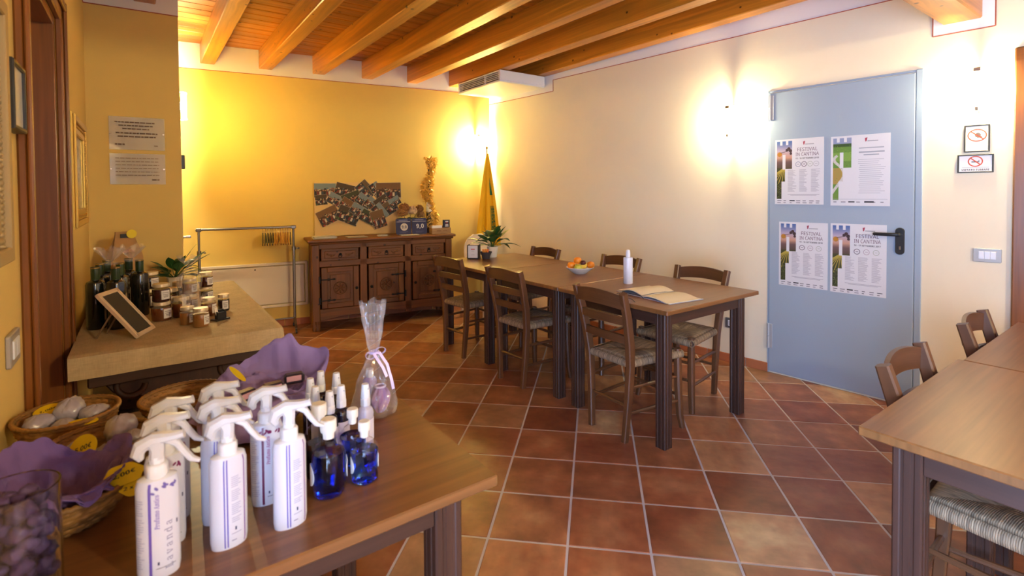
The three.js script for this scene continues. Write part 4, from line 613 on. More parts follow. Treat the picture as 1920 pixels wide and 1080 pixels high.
{
  const f = FW.right, D = 0.0125, pv = [0, 1, 2, 3].map(poster), g = { group: 'posters taped on the blue door' };
  printed('poster', 'festival poster in the upper row of the blue door, beside the hinges', 'poster', f, sR(-1.916), sR(-1.594), 1.267, 1.738, D, pv[0], g);
  printed('poster', 'poster with a green country road photo on the blue door', 'poster', f, sR(-1.551), sR(-1.215), 1.262, 1.731, D, pv[1], g);
  printed('poster', 'festival poster in the lower row of the blue door, beside the hinges', 'poster', f, sR(-1.886), sR(-1.566), 0.674, 1.138, D, pv[2], g);
  printed('poster', 'festival poster partly behind the black door handle', 'poster', f, sR(-1.549), sR(-1.230), 0.67, 1.14, D, pv[3], g);
  const sign = (s0, s1, y0, y1, t, label) => { const o = thing('framed_sign', label, 'sign', f.at(s0, y0, 0.0005), f.turn), w = s1 - s0, h = y1 - y0; mesh('frame', extr(rect(0, 0, w, h), 0.012, 0.002, [rect(0.007, 0.007, w - 0.007, h - 0.007)]), M.blackPlastic, o); const gg = extr(rect(0.006, 0.006, w - 0.006, h - 0.006), 0.006), u = gg.attributes.uv, p = gg.attributes.position; for (let i = 0; i < p.count; i++) u.setXY(i, p.getX(i) / w, p.getY(i) / h); mesh('notice', gg, mat(lin(0.9, 0.9, 0.9), 0.12, { map: t }), o); };
  const ban = (c, x, y, rx, ry) => { c.strokeStyle = '#d2563f'; c.lineWidth = 11; c.beginPath(); c.ellipse(x, y, rx, ry, 0, 0, 7); c.stroke(); c.beginPath(); c.moveTo(x - rx * 0.7, y - ry * 0.7); c.lineTo(x + rx * 0.7, y + ry * 0.7); c.stroke(); };
  sign(sR(-0.863), sR(-0.752), 1.582, 1.738, ctex(220, 310, (c, w, h) => { c.fillStyle = '#f2efe6'; c.fillRect(0, 0, w, h); c.fillStyle = '#8a7a70'; c.beginPath(); c.arc(118, 118, 26, 0, 7); c.fill(); c.fillRect(112, 130, 40, 18); ban(c, 112, 120, 78, 66); }), 'upper framed sign with a red prohibition circle, upright format');
  sign(sR(-0.8905), sR(-0.7345), 1.463, 1.568, ctex(320, 216, (c, w, h) => { c.fillStyle = '#f0eff0'; c.fillRect(0, 0, w, h); c.fillStyle = '#6a6a70'; c.fillRect(125, 82, 70, 12); c.fillRect(188, 66, 6, 14); ban(c, 160, 82, 62, 58); c.fillStyle = '#b0b0b6'; c.fillRect(40, 152, 240, 5); c.fillStyle = '#3a3a42'; c.font = 'bold 30px sans-serif'; c.textAlign = 'center'; c.fillText('VIETATO FUMARE', 160, 194, 280); }), 'lower framed no smoking sign with printed words, wide format');
  const plate = (name, label, cat, fr, s, y, w, h, n, pm) => { const o = thing(name, label, cat, fr.at(s, y, 0.0005), fr.turn); mesh('cover_plate', extr(rrect(-w / 2, -h / 2, w / 2, h / 2, 0.006), 0.01, 0.002), pm, o); for (let k = 0; k < n; k++) mesh(cat === 'socket' ? 'outlet' : 'rocker', bx(w * 0.62 / n - 0.0015, h * 0.56, 0.008, (k - (n - 1) / 2) * w * 0.62 / n, 0, 0.009, 0.0015), M.whitePlastic, o); return o; };
  const grey = mat(lin(0.42, 0.40, 0.38), 0.35, { metalness: 0.3 });
  plate('light_switch', 'grey light switch plate with white rockers below the framed signs', 'switch', f, sR(-0.756), 0.988, 0.122, 0.078, 3, grey);
  const so = plate('wall_socket', 'dark framed wall socket low behind the dining table leg', 'socket', f, sR(-2.235), 0.315, 0.12, 0.08, 3, mat(lin(0.1, 0.1, 0.11), 0.4));
  for (let k = -1; k < 2; k++) mesh('socket_hole', merge([-1, 0, 1].map(q => cyl(0.0028, 0.002, 0, 0, 0, 10).rotateX(Q).translate(k * 0.0248, q * 0.011, 0.0132))), M.blackPlastic, so);
  plate('light_switch', 'grey light switch on the wall beside the brown door', 'switch', FW.left, 3.4 + 1.76, 0.99, 0.12, 0.08, 2, grey);
  // acrylic plaques on the end wall
  const acr = mat(lin(0.93, 0.93, 0.93), 0.05, { transmission: 0.72, thickness: 0 });
  [[1.66, 1.873, 'upper clear acrylic plaque with printed text on the end wall'], [1.436, 1.636, 'lower clear acrylic plaque on the end wall']].forEach(([y0, y1, label], k) => {
    const fe = FW.end, s0 = 0.112, w = 0.294, h = y1 - y0, o = thing('acrylic_plaque', label, 'plaque', fe.at(s0, y0, 0.004), fe.turn, 'acrylic plaques on the end wall'); mesh('panel', bx(w, h, 0.005, w / 2, h / 2, 0.004, 0.001), acr, o);
    const L = [], r = rng(60 + k), line = (x, y, ww, hh) => { let p = x; while (p < x + ww) { const q = Math.min(x + ww - p, 0.008 + r() * 0.022); if (q > 0.003) L.push(bx(q, hh, 0.0006, p + q / 2, y, 0.0069, 0.0001)); p += q + 0.004; } };
    if (!k) { line(0.03, h - 0.035, 0.21, 0.008); line(0.05, h - 0.056, 0.18, 0.008); line(0.07, h - 0.077, 0.14, 0.008); line(0.035, h - 0.105, 0.22, 0.009); line(0.045, h - 0.127, 0.2, 0.009); line(0.03, 0.035, 0.05, 0.01); line(0.235, 0.03, 0.02, 0.006); } else { for (let q = 0; q < 6; q++) line(0.03, h - 0.03 - q * 0.022, 0.23, 0.004); line(0.22, 0.03, 0.04, 0.01); }
    mesh('printed_text', L, mat(lin(0.12, 0.08, 0.06), 0.6), o);
    for (const [x, y] of [[0.008, h / 2], [w - 0.008, h / 2]]) mesh('standoff', cyl(0.005, 0.014, 0, 0, 0, 14).rotateX(Q).translate(x, y, 0.003), M.chrome, o);
  });
  // framed pictures on the left wall
  const gold = mat(lin(0.62, 0.40, 0.09), 0.35, { metalness: 0.75 }), fl = FW.left;
  const goldFrame = (s0, w, y0, h, depth, label, m) => {
    const o = thing('gilt_picture', label, 'picture', fl.at(s0, y0, 0.001), fl.turn), fw = Math.min(w, h) * 0.16, L = [];
    const ringF = (i, ww, z0, zz) => extr(rect(i, i, w - i, h - i), zz, 0.003, [rect(i + ww, i + ww, w - i - ww, h - i - ww)]).translate(0, 0, z0);
    mesh('frame', merge([ringF(0, fw, 0, depth * 0.7), ringF(fw * 0.1, fw * 0.35, depth * 0.7, depth * 0.3), ringF(fw * 0.75, fw * 0.3, depth * 0.5, depth * 0.3)]), m, o);
    for (let k = 0; k < 44; k++) { const t = k / 44; for (const q of [0, 1]) { L.push(sph(0.007, q ? w - fw * 0.6 : fw * 0.6, 0.02 + t * (h - 0.04), depth * 0.72, 7, 5)); if (t * h < w - 0.02) L.push(sph(0.007, 0.02 + t * h, q ? h - fw * 0.6 : fw * 0.6, depth * 0.72, 7, 5)); } }
    mesh('beading', L, m, o);
    const cv = ctex(128, 160, (c, W, Hh) => { c.fillStyle = '#cbbf9f'; c.fillRect(0, 0, W, Hh); const r = rng(Math.round(s0 * 10)); for (let k = 0; k < 60; k++) { c.fillStyle = ['#b0a27c', '#d8cfb4', '#9c9a7a'][k % 3]; c.fillRect(20 + r() * 80, 20 + r() * 110, 12, 6); } });
    const g2 = bx(w - fw * 1.6, h - fw * 1.6, 0.006, w / 2, h / 2, depth * 0.3, 0.001), u = g2.attributes.uv, p = g2.attributes.position; for (let i = 0; i < p.count; i++) u.setXY(i, p.getX(i) / w, p.getY(i) / h); mesh('picture_sheet', g2, mat(lin(0.85, 0.85, 0.82), 0.3, { map: cv }), o);
  };
  goldFrame(3.4 + 3.06, 0.62, 1.21, 0.54, 0.035, 'gilt framed picture on the wall between the brown door and the end wall', gold);
  goldFrame(3.4 + 0.9, 0.62, 1.22, 0.56, 0.05, 'ornate pale gilt frame at the picture edge before the brown door', mat(lin(0.42, 0.31, 0.15), 0.5, { metalness: 0.4 }));
  const bf = thing('framed_notice', 'small black framed notice hung beside the brown door frame', 'picture', fl.at(3.4 + 1.70, 1.53, 0.001), fl.turn); mesh('frame', extr(rect(0, 0, 0.16, 0.17), 0.03, 0.003, [rect(0.012, 0.012, 0.148, 0.158)]), M.blackPlastic, bf); mesh('notice', bx(0.14, 0.15, 0.006, 0.08, 0.085, 0.02, 0.001), mat(lin(0.7, 0.68, 0.6), 0.12), bf);
  // handle and catch of the hidden door in the nook, seen past the wall edge
  const nd = struct('door_4'); nd.position.set(...FW.nook.at(0.12, 0)); nd.rotation.y = FW.nook.turn;
  mesh('door_leaf', bx(0.8, 2.05, 0.012, 0.44, 1.03, 0.006, 0.003, 1), mat(lin(0.7, 0.55, 0.28), 0.5), nd);
  mesh('door_handle', merge([cyl(0.009, 0.05, 0, 0, 0).rotateX(Q).translate(0.12, 1.06, 0.035), bx(0.1, 0.016, 0.014, 0.16, 1.06, 0.058, 0.005)]), M.chrome, nd);
  mesh('door_catch', bx(0.05, 0.1, 0.03, 0.1, 1.6, 0.02, 0.004), M.blackPlastic, nd);
}

// ------------------------------------------------------------------ antique display table under a linen cloth
const TG = 0.745, GY = 0.75;
{
  const o = thing('antique_table', 'dark carved trestle table under a beige cloth beside the brown door', 'table', [0.14, 0, -3.35]), L = 1.54, W = 0.73;
  mesh('tabletop', bx(W, 0.035, L, 0, TG - 0.0175, 0, 0.006, 2), M.darkWood, o);
  for (const s of [-1, 1]) { mesh('apron', bx(W - 0.08, 0.11, 0.025, 0, TG - 0.09, s * (L / 2 - 0.05), 0.004), M.darkWood, o); mesh('apron', bx(0.025, 0.11, L - 0.1, s * (W / 2 - 0.05), TG - 0.09, 0, 0.004), M.darkWood, o); }
  const half = [[0.06, 0.6], [0.25, 0.6], [0.29, 0.55], [0.25, 0.49], [0.16, 0.46], [0.1, 0.4], [0.09, 0.34], [0.14, 0.28], [0.22, 0.24], [0.27, 0.17], [0.25, 0.1], [0.31, 0.06], [0.32, 0]], sh = [...half.map(([x, y]) => [x, y]).reverse(), ...half.map(([x, y]) => [-x, y])];
  for (const z of [-0.6, 0.6]) { const t = mesh('trestle', uvBox(extr(sh, 0.05, 0.006, [[[0, 0.3], [0.035, 0.36], [0, 0.44], [-0.035, 0.36]]]).translate(0, 0.04, z - 0.025), 1), M.darkWood, o); for (const s of [-1, 1]) { mesh('carving', new THREE.TorusGeometry(0.05, 0.012, 8, 24, 4.6).rotateZ(s > 0 ? 0 : 1.6).translate(s * 0.19, 0.56, z + 0.026), M.darkWood, t); mesh('carving', new THREE.TorusGeometry(0.05, 0.012, 8, 24, 4.6).rotateZ(2).translate(s * 0.2, 0.17, z + 0.026), M.darkWood, t); } mesh('foot_block', bx(0.66, 0.05, 0.09, 0, 0.025, z, 0.008), M.darkWood, t); }
  mesh('stretcher', bx(0.05, 0.09, 1.2, 0, 0.2, 0, 0.006, 2), M.darkWood, o);
  // cloth: flat on the top, hanging over the edges with a flared corner
  const x0 = -0.375, x1 = 0.37, z0 = -0.8, z1 = 0.772, dr = 0.1, cx0 = x0 - 0.004, cx1 = x1 + dr, cz0 = z0, cz1 = z1 + dr;
  const g = shell(64, 96, (u, v) => {
    const a = lerp(cx0, cx1, u), b = lerp(cz1, cz0, v), ex = Math.max(0, a - x1), ez = Math.max(0, b - z1), e = Math.hypot(ex, ez) , k = ex > 0 && ez > 0;
    let x = Math.min(a, x1), z = Math.min(b, z1), y = TG + 0.004;
    if (e > 0) { const f = Math.min(e, 0.012), d = e - f; y -= d + f * 0.35; const out = f * 0.8 + 0.006 + 0.004 * Math.sin((a + b) * 23) * (d / dr) + (k ? 0.22 * Math.min(ex, ez) : 0); const nx = e ? ex / e : 0, nz = e ? ez / e : 0; x += nx * out; z += nz * out; }
    else y += 0.0008 * Math.sin(a * 31) * Math.sin(b * 17) + 0.0025 * Math.exp(-((b + 0.42) ** 2) / 0.00006);
    return [x, y, z];
  }, 0.0025);
  const u = g.attributes.uv; for (let i = 0; i < u.count; i++) u.setXY(i, u.getX(i) * 0.86, u.getY(i) * 1.7);
  const c = mesh('tablecloth', g, mat(lin(0.80, 0.64, 0.37), 0.9, { map: linen, bumpMap: linenBump, bumpScale: 0.0005 })); tag(c, 'beige linen cloth draped over the antique table with jars', 'tablecloth'); c.position.set(0.14, 0, -3.35);
}
const jarGlass = mat(lin(0.98, 0.98, 0.97), 0.04, { transmission: 1, thickness: 0 });
const jam = [mat(lin(0.055, 0.012, 0.008), 0.25), mat(lin(0.16, 0.045, 0.012), 0.25), mat(lin(0.3, 0.13, 0.03), 0.3), mat(lin(0.02, 0.008, 0.01), 0.25)];
const lidMat = mat(lin(0.62, 0.5, 0.32), 0.4, { metalness: 0.3 }), labMat = mat(lin(0.72, 0.68, 0.62), 0.7), labInk = mat(lin(0.25, 0.2, 0.2), 0.7);
function jar(x, y, z, r, h, k, label, turn = 0.6, group) {
  const o = thing('jam_jar', label, 'jar', [x, y, z], turn, group), c = h * 0.8;
  mesh('contents', lathe([[0, 0.002], [r * 0.93, 0.002], [r * 0.965, 0.006], [r * 0.965, c * 0.86], [0, c * 0.86]], 22), jam[k], o);
  mesh('glass', lathe([[0, 0], [r * 0.94, 0], [r, 0.006], [r, c * 0.9], [r * 0.86, c], [r * 0.86, h - 0.004]], 24), jarGlass, o);
  mesh('lid', lathe([[r * 0.87, c * 1.03], [r * 0.93, c * 1.03], [r * 0.94, h - 0.003], [r * 0.9, h], [0, h]], 24), lidMat, o);
  const lb = shell(10, 1, (u, v) => { const a = (u - 0.5) * 1.0; return [(r + 0.0016) * Math.sin(a), c * (0.18 + v * 0.62), (r + 0.0016) * Math.cos(a)]; }, 0.0012), l = mesh('jar_label', lb, labMat, o);
  mesh('label_print', merge([0.62, 0.5, 0.4, 0.32].map((q, i) => shell(6, 1, (u, v) => { const a = (u - 0.5) * (0.8 - i * 0.1); return [(r + 0.0022) * Math.sin(a), c * q + v * 0.003, (r + 0.0022) * Math.cos(a)]; }, 0.0003))), labInk, l);
  return o;
}
const J = 'jars of preserve on the beige cloth';
jar(0.069, GY, -3.058, 0.042, 0.092, 1, 'squat amber jam jar at the foot of the two jar stack', 0.7, J);
jar(0.07, GY + 0.093, -3.06, 0.038, 0.088, 0, 'dark jam jar standing on the squat amber jar', 0.5, J);
jar(0.152, GY, -3.09, 0.038, 0.1, 1, 'jam jar with a pale ribbon down its front, beside the jar stack', 0.9, J);
jar(0.214, GY, -2.795, 0.033, 0.088, 2, 'clear jar of honey coloured spread nearest the cloth edge', 0.8, J);
jar(0.166, GY, -2.885, 0.031, 0.084, 2, 'honey coloured jar just behind the nearest one', 0.7, J);
jar(0.266, GY, -3.03, 0.034, 0.092, 1, 'brown jar behind the small black card holder', 0.9, J);
jar(0.342, GY, -3.1, 0.028, 0.088, 3, 'slim dark jar at the outer end of the jar display', 0.2, J);
jar(0.03, GY, -3.44, 0.042, 0.105, 3, 'dark jar at the foot of the back stack beside the oil bottles', 0.5, J);
jar(0.031, GY + 0.106, -3.44, 0.04, 0.09, 3, 'dark jar on top of the back stack beside the oil bottles', 0.6, J);
jar(0.118, GY, -3.32, 0.036, 0.115, 0, 'dark jar standing between the stacks before the plant', 0.5, J);
jar(0.16, GY, -3.42, 0.033, 0.13, 3, 'tall dark jar half hidden below the plant pot', 0.5, J);
jar(0.298, GY, -3.5, 0.036, 0.075, 3, 'dark jar at the foot of the stack with the yellow tag', 0.6, J);
jar(0.298, GY + 0.076, -3.5, 0.036, 0.085, 0, 'jar on top of the stack with the yellow tag', 0.6, J);
jar(0.2, GY, -3.24, 0.036, 0.085, 2, 'lower jar inside the clear cellophane wrap', 0.7, J);
jar(0.2, GY + 0.086, -3.24, 0.034, 0.082, 2, 'upper jar inside the clear cellophane wrap', 0.7, J);
tag(mesh('ribbon', shell(1, 10, (u, v) => [0.152 + 0.012 + (u - 0.5) * 0.018 + (v > 0.35 ? 0.0 : 0), GY + (v < 0.35 ? 0.1035 : 0.1035 - (v - 0.35) * 0.1), -3.09 + (v < 0.35 ? lerp(-0.03, 0.04, v / 0.35) : 0.0425)], 0.0012), M.cream), 'pale ribbon over the lid of a jam jar', 'ribbon');
{ const t = tag(mesh('price_tag', cyl(0.022, 0.0015, 0, 0, 0, 20).rotateX(Q), mat(lin(0.8, 0.62, 0.02), 0.6)), 'round yellow tag leaning on the top jar of the outer stack', 'tag'); t.position.set(0.262, GY + 0.13, -3.475); t.rotation.set(-0.2, 0.9, 0); }
const facet = g => { const n = g.toNonIndexed(); n.computeVertexNormals(); return n; };
// cellophane: gathered sheets of clear film with creases
function wrap(x, y, z, r, h, neck, top, seed, label) {
  const o = thing('cellophane_wrap', label, 'wrapping', [x, y, z]), q = rng(seed), ph = [q() * 6, q() * 6, q() * 6];
  mesh('film', facet(grid(72, 40, (u, v) => { const a = u * Math.PI * 2, yy = v * h, nk = neck / h, k = v < nk ? lerp(r, r * 0.16, smooth(nk * 0.72, nk, v)) : lerp(r * 0.16, top, Math.pow((v - nk) / (1 - nk), 0.8)), cr = 1 + (v < nk * 0.5 ? 0.03 : 0.22) * Math.sin(a * 7 + ph[0] + v * 3) * smooth(0, nk, v) + 0.1 * smooth(nk * 0.3, nk, v) * Math.sin(a * 13 + ph[1]); return [k * cr * Math.cos(a), yy + 0.012 * Math.sin(a * 5 + ph[2]) * (v > 0.9 ? (v - 0.9) * 10 : 0), k * cr * Math.sin(a)]; })), M.film, o); return o;
}
wrap(0.2, GY + 0.0025, -3.24, 0.05, 0.28, 0.235, 0.05, 5, 'clear cellophane gathered round the two stacked jars');
{ const o = thing('cellophane_bow', 'crumpled cellophane twist lying on the nearest honey jars', 'wrapping', [0.19, GY + 0.088, -2.84]), q = rng(77); mesh('film', facet(grid(40, 20, (u, v) => { const a = u * 6.283, r = 0.012 + 0.04 * Math.pow(v, 0.7); return [r * Math.cos(a) * (1 + 0.25 * Math.sin(5 * a)), 0.055 * v * (1 + 0.3 * Math.sin(a * 3 + 1)), r * Math.sin(a) * (1 + 0.25 * Math.cos(4 * a))]; })), M.film, o); }
// oil bottles
const oilGlass = mat(lin(0.008, 0.009, 0.006), 0.12, { clearcoat: 0.5 }), capGreen = mat(lin(0.022, 0.045, 0.012), 0.35), capGold = mat(lin(0.3, 0.2, 0.06), 0.3, { metalness: 0.8 });
let bot0;
[[-0.178, -3.05, 'dark oil bottle nearest the wall and the propped frame'], [-0.102, -3.0, 'dark oil bottle directly behind the propped frame'], [-0.014, -3.25, 'dark oil bottle on the jar side of the bottle group'], [-0.17, -3.2, 'dark oil bottle behind the one nearest the wall'], [-0.09, -3.16, 'dark oil bottle in the middle of the bottle group'], [-0.06, -3.36, 'dark oil bottle at the back of the group before the paper bag'], [-0.15, -3.36, 'dark oil bottle at the back of the group close to the wall']].forEach(([x, z, label], i) => {
  if (i) return dup(bot0, label, [x, GY, z], 0.4 + i * 0.2);
  const o = bot0 = thing('oil_bottle', label, 'bottle', [x, GY, z], 0.4, 'dark oil bottles on the beige cloth');
  mesh('body', lathe([[0, 0], [0.034, 0], [0.0375, 0.005], [0.0375, 0.205], [0.034, 0.217], [0.017, 0.226], [0.0155, 0.24], [0.0155, 0.245], [0, 0.245]], 24), oilGlass, o);
  mesh('capsule', lathe([[0.0165, 0.226], [0.0175, 0.23], [0.0175, 0.28], [0.017, 0.284], [0, 0.2845]], 20), capGreen, o); mesh('cap_ring', lathe([[0.0178, 0.278], [0.0186, 0.279], [0.0186, 0.284], [0.0178, 0.285]], 20), capGold, o);
  mesh('bottle_label', shell(8, 1, (u, v) => { const a = 1.0 + (u - 0.5) * 0.9; return [0.039 * Math.sin(a), 0.04 + v * 0.12, 0.039 * Math.cos(a)]; }, 0.001), mat(lin(0.3, 0.22, 0.12), 0.6), o);
});
wrap(-0.045, GY + 0.2865, -3.2, 0.03, 0.075, 0.012, 0.05, 9, 'clear cellophane tuft standing on the oil bottles, jar side'); wrap(-0.125, GY + 0.2865, -3.1, 0.03, 0.075, 0.012, 0.05, 19, 'clear cellophane tuft standing on the oil bottles, wall side');
{ // paper bag with folded top and yellow tag
  const o = thing('paper_bag', 'tall brown paper bag with a yellow tag behind the oil bottles', 'bag', [-0.085, GY, -3.83], 0.35), pm = mat(lin(0.44, 0.24, 0.085), 0.8), w = 0.075, d = 0.05, h = 0.4;
  const sec = v => v < 0.6 ? [1, 1] : [lerp(1, 0.62, smooth(0.6, 1, v)), lerp(1, 0.06, smooth(0.55, 1, v))];
  mesh('bag_body', shell(48, 24, (u, v) => { const a = u * 4, k = Math.floor(a) % 4, t = a - Math.floor(a), [sx, sz] = sec(v), P = [[w, d], [-w, d], [-w, -d], [w, -d]], p = P[k], q = P[(k + 1) % 4], x = lerp(p[0], q[0], t) * sx, z = lerp(p[1], q[1], t), gus = (k === 1 || k === 3) ? (1 - Math.abs(t - 0.5) * 2) * 0.02 * smooth(0.3, 1, v) : 0; return [x - Math.sign(x) * gus, v * h, z * sz]; }, 0.001), pm, o);
  mesh('bag_bottom', bx(w * 2 - 0.004, 0.002, d * 2 - 0.004, 0, 0.002, 0, 0.0005), pm, o);
  mesh('seal', bx(0.05, 0.024, 0.004, 0, 0.375, 0.013, 0.001), mat(lin(0.02, 0.02, 0.02), 0.5), o); mesh('price_tag', cyl(0.026, 0.002, 0, 0, 0, 22).rotateX(Q).translate(0.03, 0.385, 0.018), mat(lin(0.8, 0.62, 0.02), 0.6), o);
  mesh('bow', merge([sph(1, 0, 0, 0, 10, 8).scale(0.018, 0.009, 0.006).rotateZ(0.5).translate(-0.012, 0.285, 0.054), sph(1, 0, 0, 0, 10, 8).scale(0.018, 0.009, 0.006).rotateZ(-0.5).translate(0.016, 0.288, 0.054), bar([[0, 0.285, 0.053], [0.012, 0.26, 0.057], [0.008, 0.24, 0.055]], 0.006, 0.002, [1, 0, 0])]), mat(lin(0.5, 0.2, 0.1), 0.6), o);
}
{ const o = thing('display_frame', 'pale framed dark panel propped up before the oil bottles', 'frame', [-0.06, GY, -2.82], -0.42);
  const a = 0.95, P = (s, t) => [0.07 - s * Math.sin(a) * 1, s * Math.cos(a), t];                // leaning back towards the wall
  const rail = (s0, t0, s1, t1) => bar([[0.07 - s0 * 0.62, 0.008 + s0 * 0.785, t0], [0.07 - s1 * 0.62, 0.008 + s1 * 0.785, t1]], 0.018, 0.014, t0 === t1 ? [0, 0, 1] : [0.62, -0.785, 0]);
  mesh('frame', merge([rail(0, -0.07, 0.235, -0.07), rail(0, 0.07, 0.235, 0.07), rail(0.004, -0.075, 0.004, 0.075), rail(0.231, -0.075, 0.231, 0.075)]), mat(lin(0.6, 0.44, 0.28), 0.5), o);
  const g = bx(0.225, 0.006, 0.13, 0, 0, 0, 0.001); g.rotateZ(-0.902).translate(0.07 - 0.1175 * 0.62, 0.008 + 0.1175 * 0.785, 0); mesh('dark_panel', g, mat(lin(0.022, 0.013, 0.009), 0.75), o);
  mesh('easel_leg', merge([bar([[-0.03, 0.13, -0.03], [-0.1, 0.003, -0.04]], 0.008, 0.006, [0, 0, 1]), bar([[-0.03, 0.13, 0.03], [-0.1, 0.003, 0.04]], 0.008, 0.006, [0, 0, 1])]), mat(lin(0.2, 0.11, 0.05), 0.5), o);
}
{ const o = thing('card_holder', 'small black card holder at the front of the jar display', 'card holder', [0.303, GY, -2.885], 0.5); mesh('holder', merge([bx(0.072, 0.006, 0.05, 0, 0.003, 0, 0.002), bx(0.045, 0.045, 0.004, 0, 0.027, -0.008, 0.001), bx(0.045, 0.035, 0.004, 0, 0.022, 0.012, 0.001), bx(0.003, 0.04, 0.022, -0.022, 0.023, 0.002, 0.001), bx(0.003, 0.04, 0.022, 0.022, 0.023, 0.002, 0.001)]), M.blackPlastic, o); mesh('card', bar([[-0.015, 0.02, 0.002], [-0.026, 0.064, 0.002]], 0.003, 0.014, [0, 0, 1]), M.cream, o); }
peaceLily([0.165, GY, -3.98], 'leafy dark green plant in a pale pot behind the jars', 31, 0.9, 0.85, [[0.16, 0.026, 0.03, 0.2, 0.9, [0, 0.08, 0], 0.09], [0.15, 0.024, 0.02, -0.3, 0.85, [0, 0.08, 0], 0.1], [0.14, 0.006, 0.06, 0.1, 0.45, [0, 0.08, 0], 0.12]]);

// ------------------------------------------------------------------ spray bottles on the near table
const bottlePlastic = lin(0.72, 0.75, 0.84);
function sprayLabel(kind) {
  return ctex(512, 512, (c, w, h) => {                       // unrolled round the bottle: front at a quarter, back at three quarters
    c.fillStyle = '#eeeef5'; c.fillRect(0, 0, w, h); const dark = kind === 1 ? '#7a1f4e' : '#7a63c4', r = rng(kind + 5);
    c.fillStyle = '#c0c3dc'; for (let k = 0; k < 30; k++) if (k % 8 !== 7) c.fillRect(18, 90 + k * 12, 34 + r() * 26, 5);
    c.fillStyle = dark; c.fillRect(92, 10, 12, 492); c.save(); c.translate(134, 250); c.rotate(-Math.PI / 2); c.fillStyle = kind === 1 ? '#b04a8a' : '#7a63c4'; c.font = 'italic bold 25px serif'; c.fillText('Profumo Antico', 0, 0, 180); c.restore();
    c.save(); c.translate(184, 470); c.rotate(-Math.PI / 2); c.fillStyle = '#8a8ab0'; c.font = '44px serif'; c.fillText('L a v a n d a', 0, 0, 400); c.restore();
    c.fillStyle = kind === 1 ? '#8a1f5a' : '#7a6ab8'; for (let k = 0; k < 9; k++) { c.beginPath(); c.ellipse(84 + r() * 120, 24 + r() * 40, 6, 11, r() * 3, 0, 7); c.fill(); } c.fillStyle = '#3d3d66'; c.fillRect(206, 230, 9, 22); c.fillRect(124, 420, 7, 16); c.fillRect(118, 452, 80, 3);
    c.fillStyle = '#6f66c9'; c.fillRect(350, 10, 6, 492); c.fillRect(363, 10, 6, 492); c.fillStyle = '#b3b6d2'; for (let k = 0; k < 24; k++) if (k % 7 !== 6) c.fillRect(384, 110 + k * 11, 30 + r() * 16, 4); c.fillStyle = '#2b3b66'; c.fillRect(398, 395, 7, 20); c.fillStyle = '#8a8ab0'; c.fillRect(382, 430, 46, 3); c.fillRect(382, 466, 22, 5); c.fillStyle = kind === 1 ? '#8a2a5c' : '#8f5aa8'; c.fillRect(446, 10, 8, 492);
  });
}
const sprayMats = [0, 1].map(k => { const t = sprayLabel(k); t.wrapS = THREE.RepeatWrapping; t.repeat.x = -1; return mat(bottlePlastic, 0.32, { map: t }); });
const sprayGeo = (() => {
  const A = 0.0295, B = 0.0195, Hb = 0.158;
  const body = grid(48, 14, (u, v) => { const a = u * Math.PI * 2, k = v < 0.06 ? lerp(0.94, 1, v / 0.06) : v > 0.955 ? lerp(1, 0.9, (v - 0.955) / 0.045) : 1; return [A * k * Math.sin(a), v * Hb, B * k * -Math.cos(a)]; });
  { const q = body.attributes.uv; for (let i = 0; i < q.count; i++) q.setX(i, q.getX(i) + 0.25); }
  const capTop = grid(48, 5, (u, v) => { const a = u * Math.PI * 2, k = lerp(0.9, 0.45, v); return [A * k * Math.sin(a), Hb + 0.004 * Math.sin(v * 1.5), B * (lerp(0.9, 0.6, v)) * -Math.cos(a)]; }), bot = grid(48, 1, (u, v) => { const a = -u * Math.PI * 2; return [A * 0.94 * v * Math.sin(a), 0.0005, B * 0.94 * v * -Math.cos(a)]; });
  const collar = lathe([[0.0135, Hb], [0.0155, Hb + 0.003], [0.0155, Hb + 0.02], [0.0135, Hb + 0.023], [0.0105, Hb + 0.024], [0.0105, Hb + 0.034]], 22);
  // trigger head: rounded shroud, nozzle and long curved lever, in the x direction
  const shroud = bar([[-0.021, Hb + 0.03, 0], [-0.026, Hb + 0.04, 0], [-0.021, Hb + 0.053, 0], [-0.004, Hb + 0.062, 0], [0.02, Hb + 0.062, 0], [0.034, Hb + 0.063, 0], [0.038, Hb + 0.064, 0]], [0.008, 0.018, 0.022, 0.022, 0.018, 0.014, 0.014], [0.008, 0.018, 0.022, 0.02, 0.013, 0.012, 0.014], [0, 0, 1], 0.55);
  const neck = bar([[0, Hb + 0.03, 0], [0.001, Hb + 0.045, 0], [-0.002, Hb + 0.06, 0]], [0.02, 0.018, 0.02], [0.02, 0.02, 0.026], [0, 0, 1], 0.5);
  const lever = bar([[0.012, Hb + 0.058, 0], [0.028, Hb + 0.05, 0], [0.038, Hb + 0.034, 0], [0.048, Hb + 0.02, 0], [0.06, Hb + 0.014, 0]], [0.012, 0.014, 0.014, 0.012, 0.007], [0.008, 0.01, 0.009, 0.008, 0.005], [0, 0, 1], 0.5);
  return { body: merge([body]), shoulder: merge([capTop]), collar, head: merge([shroud, neck]), lever };
})();
function sprayer(x, z, turn, kind, label) {
  const o = thing('trigger_spray_bottle', label, 'spray bottle', [x, T0, z], turn, 'white trigger spray bottles');
  mesh('body', sprayGeo.body, sprayMats[kind], o); mesh('shoulder', sprayGeo.shoulder, M.whitePlastic, o); mesh('collar', sprayGeo.collar, M.whitePlastic, o);
  const h = mesh('trigger_head', sprayGeo.head, M.clearWhite, o); h.rotation.y = -turn - 0.25; mesh('trigger', sprayGeo.lever, M.clearWhite, h);
}
sprayer(0.012, -1.0, -0.05, 0, 'white trigger spray bottle nearest us, in front of the leftmost row');
sprayer(0.024, -1.079, -0.05, 1, 'white trigger spray bottle in the middle of the leftmost row');
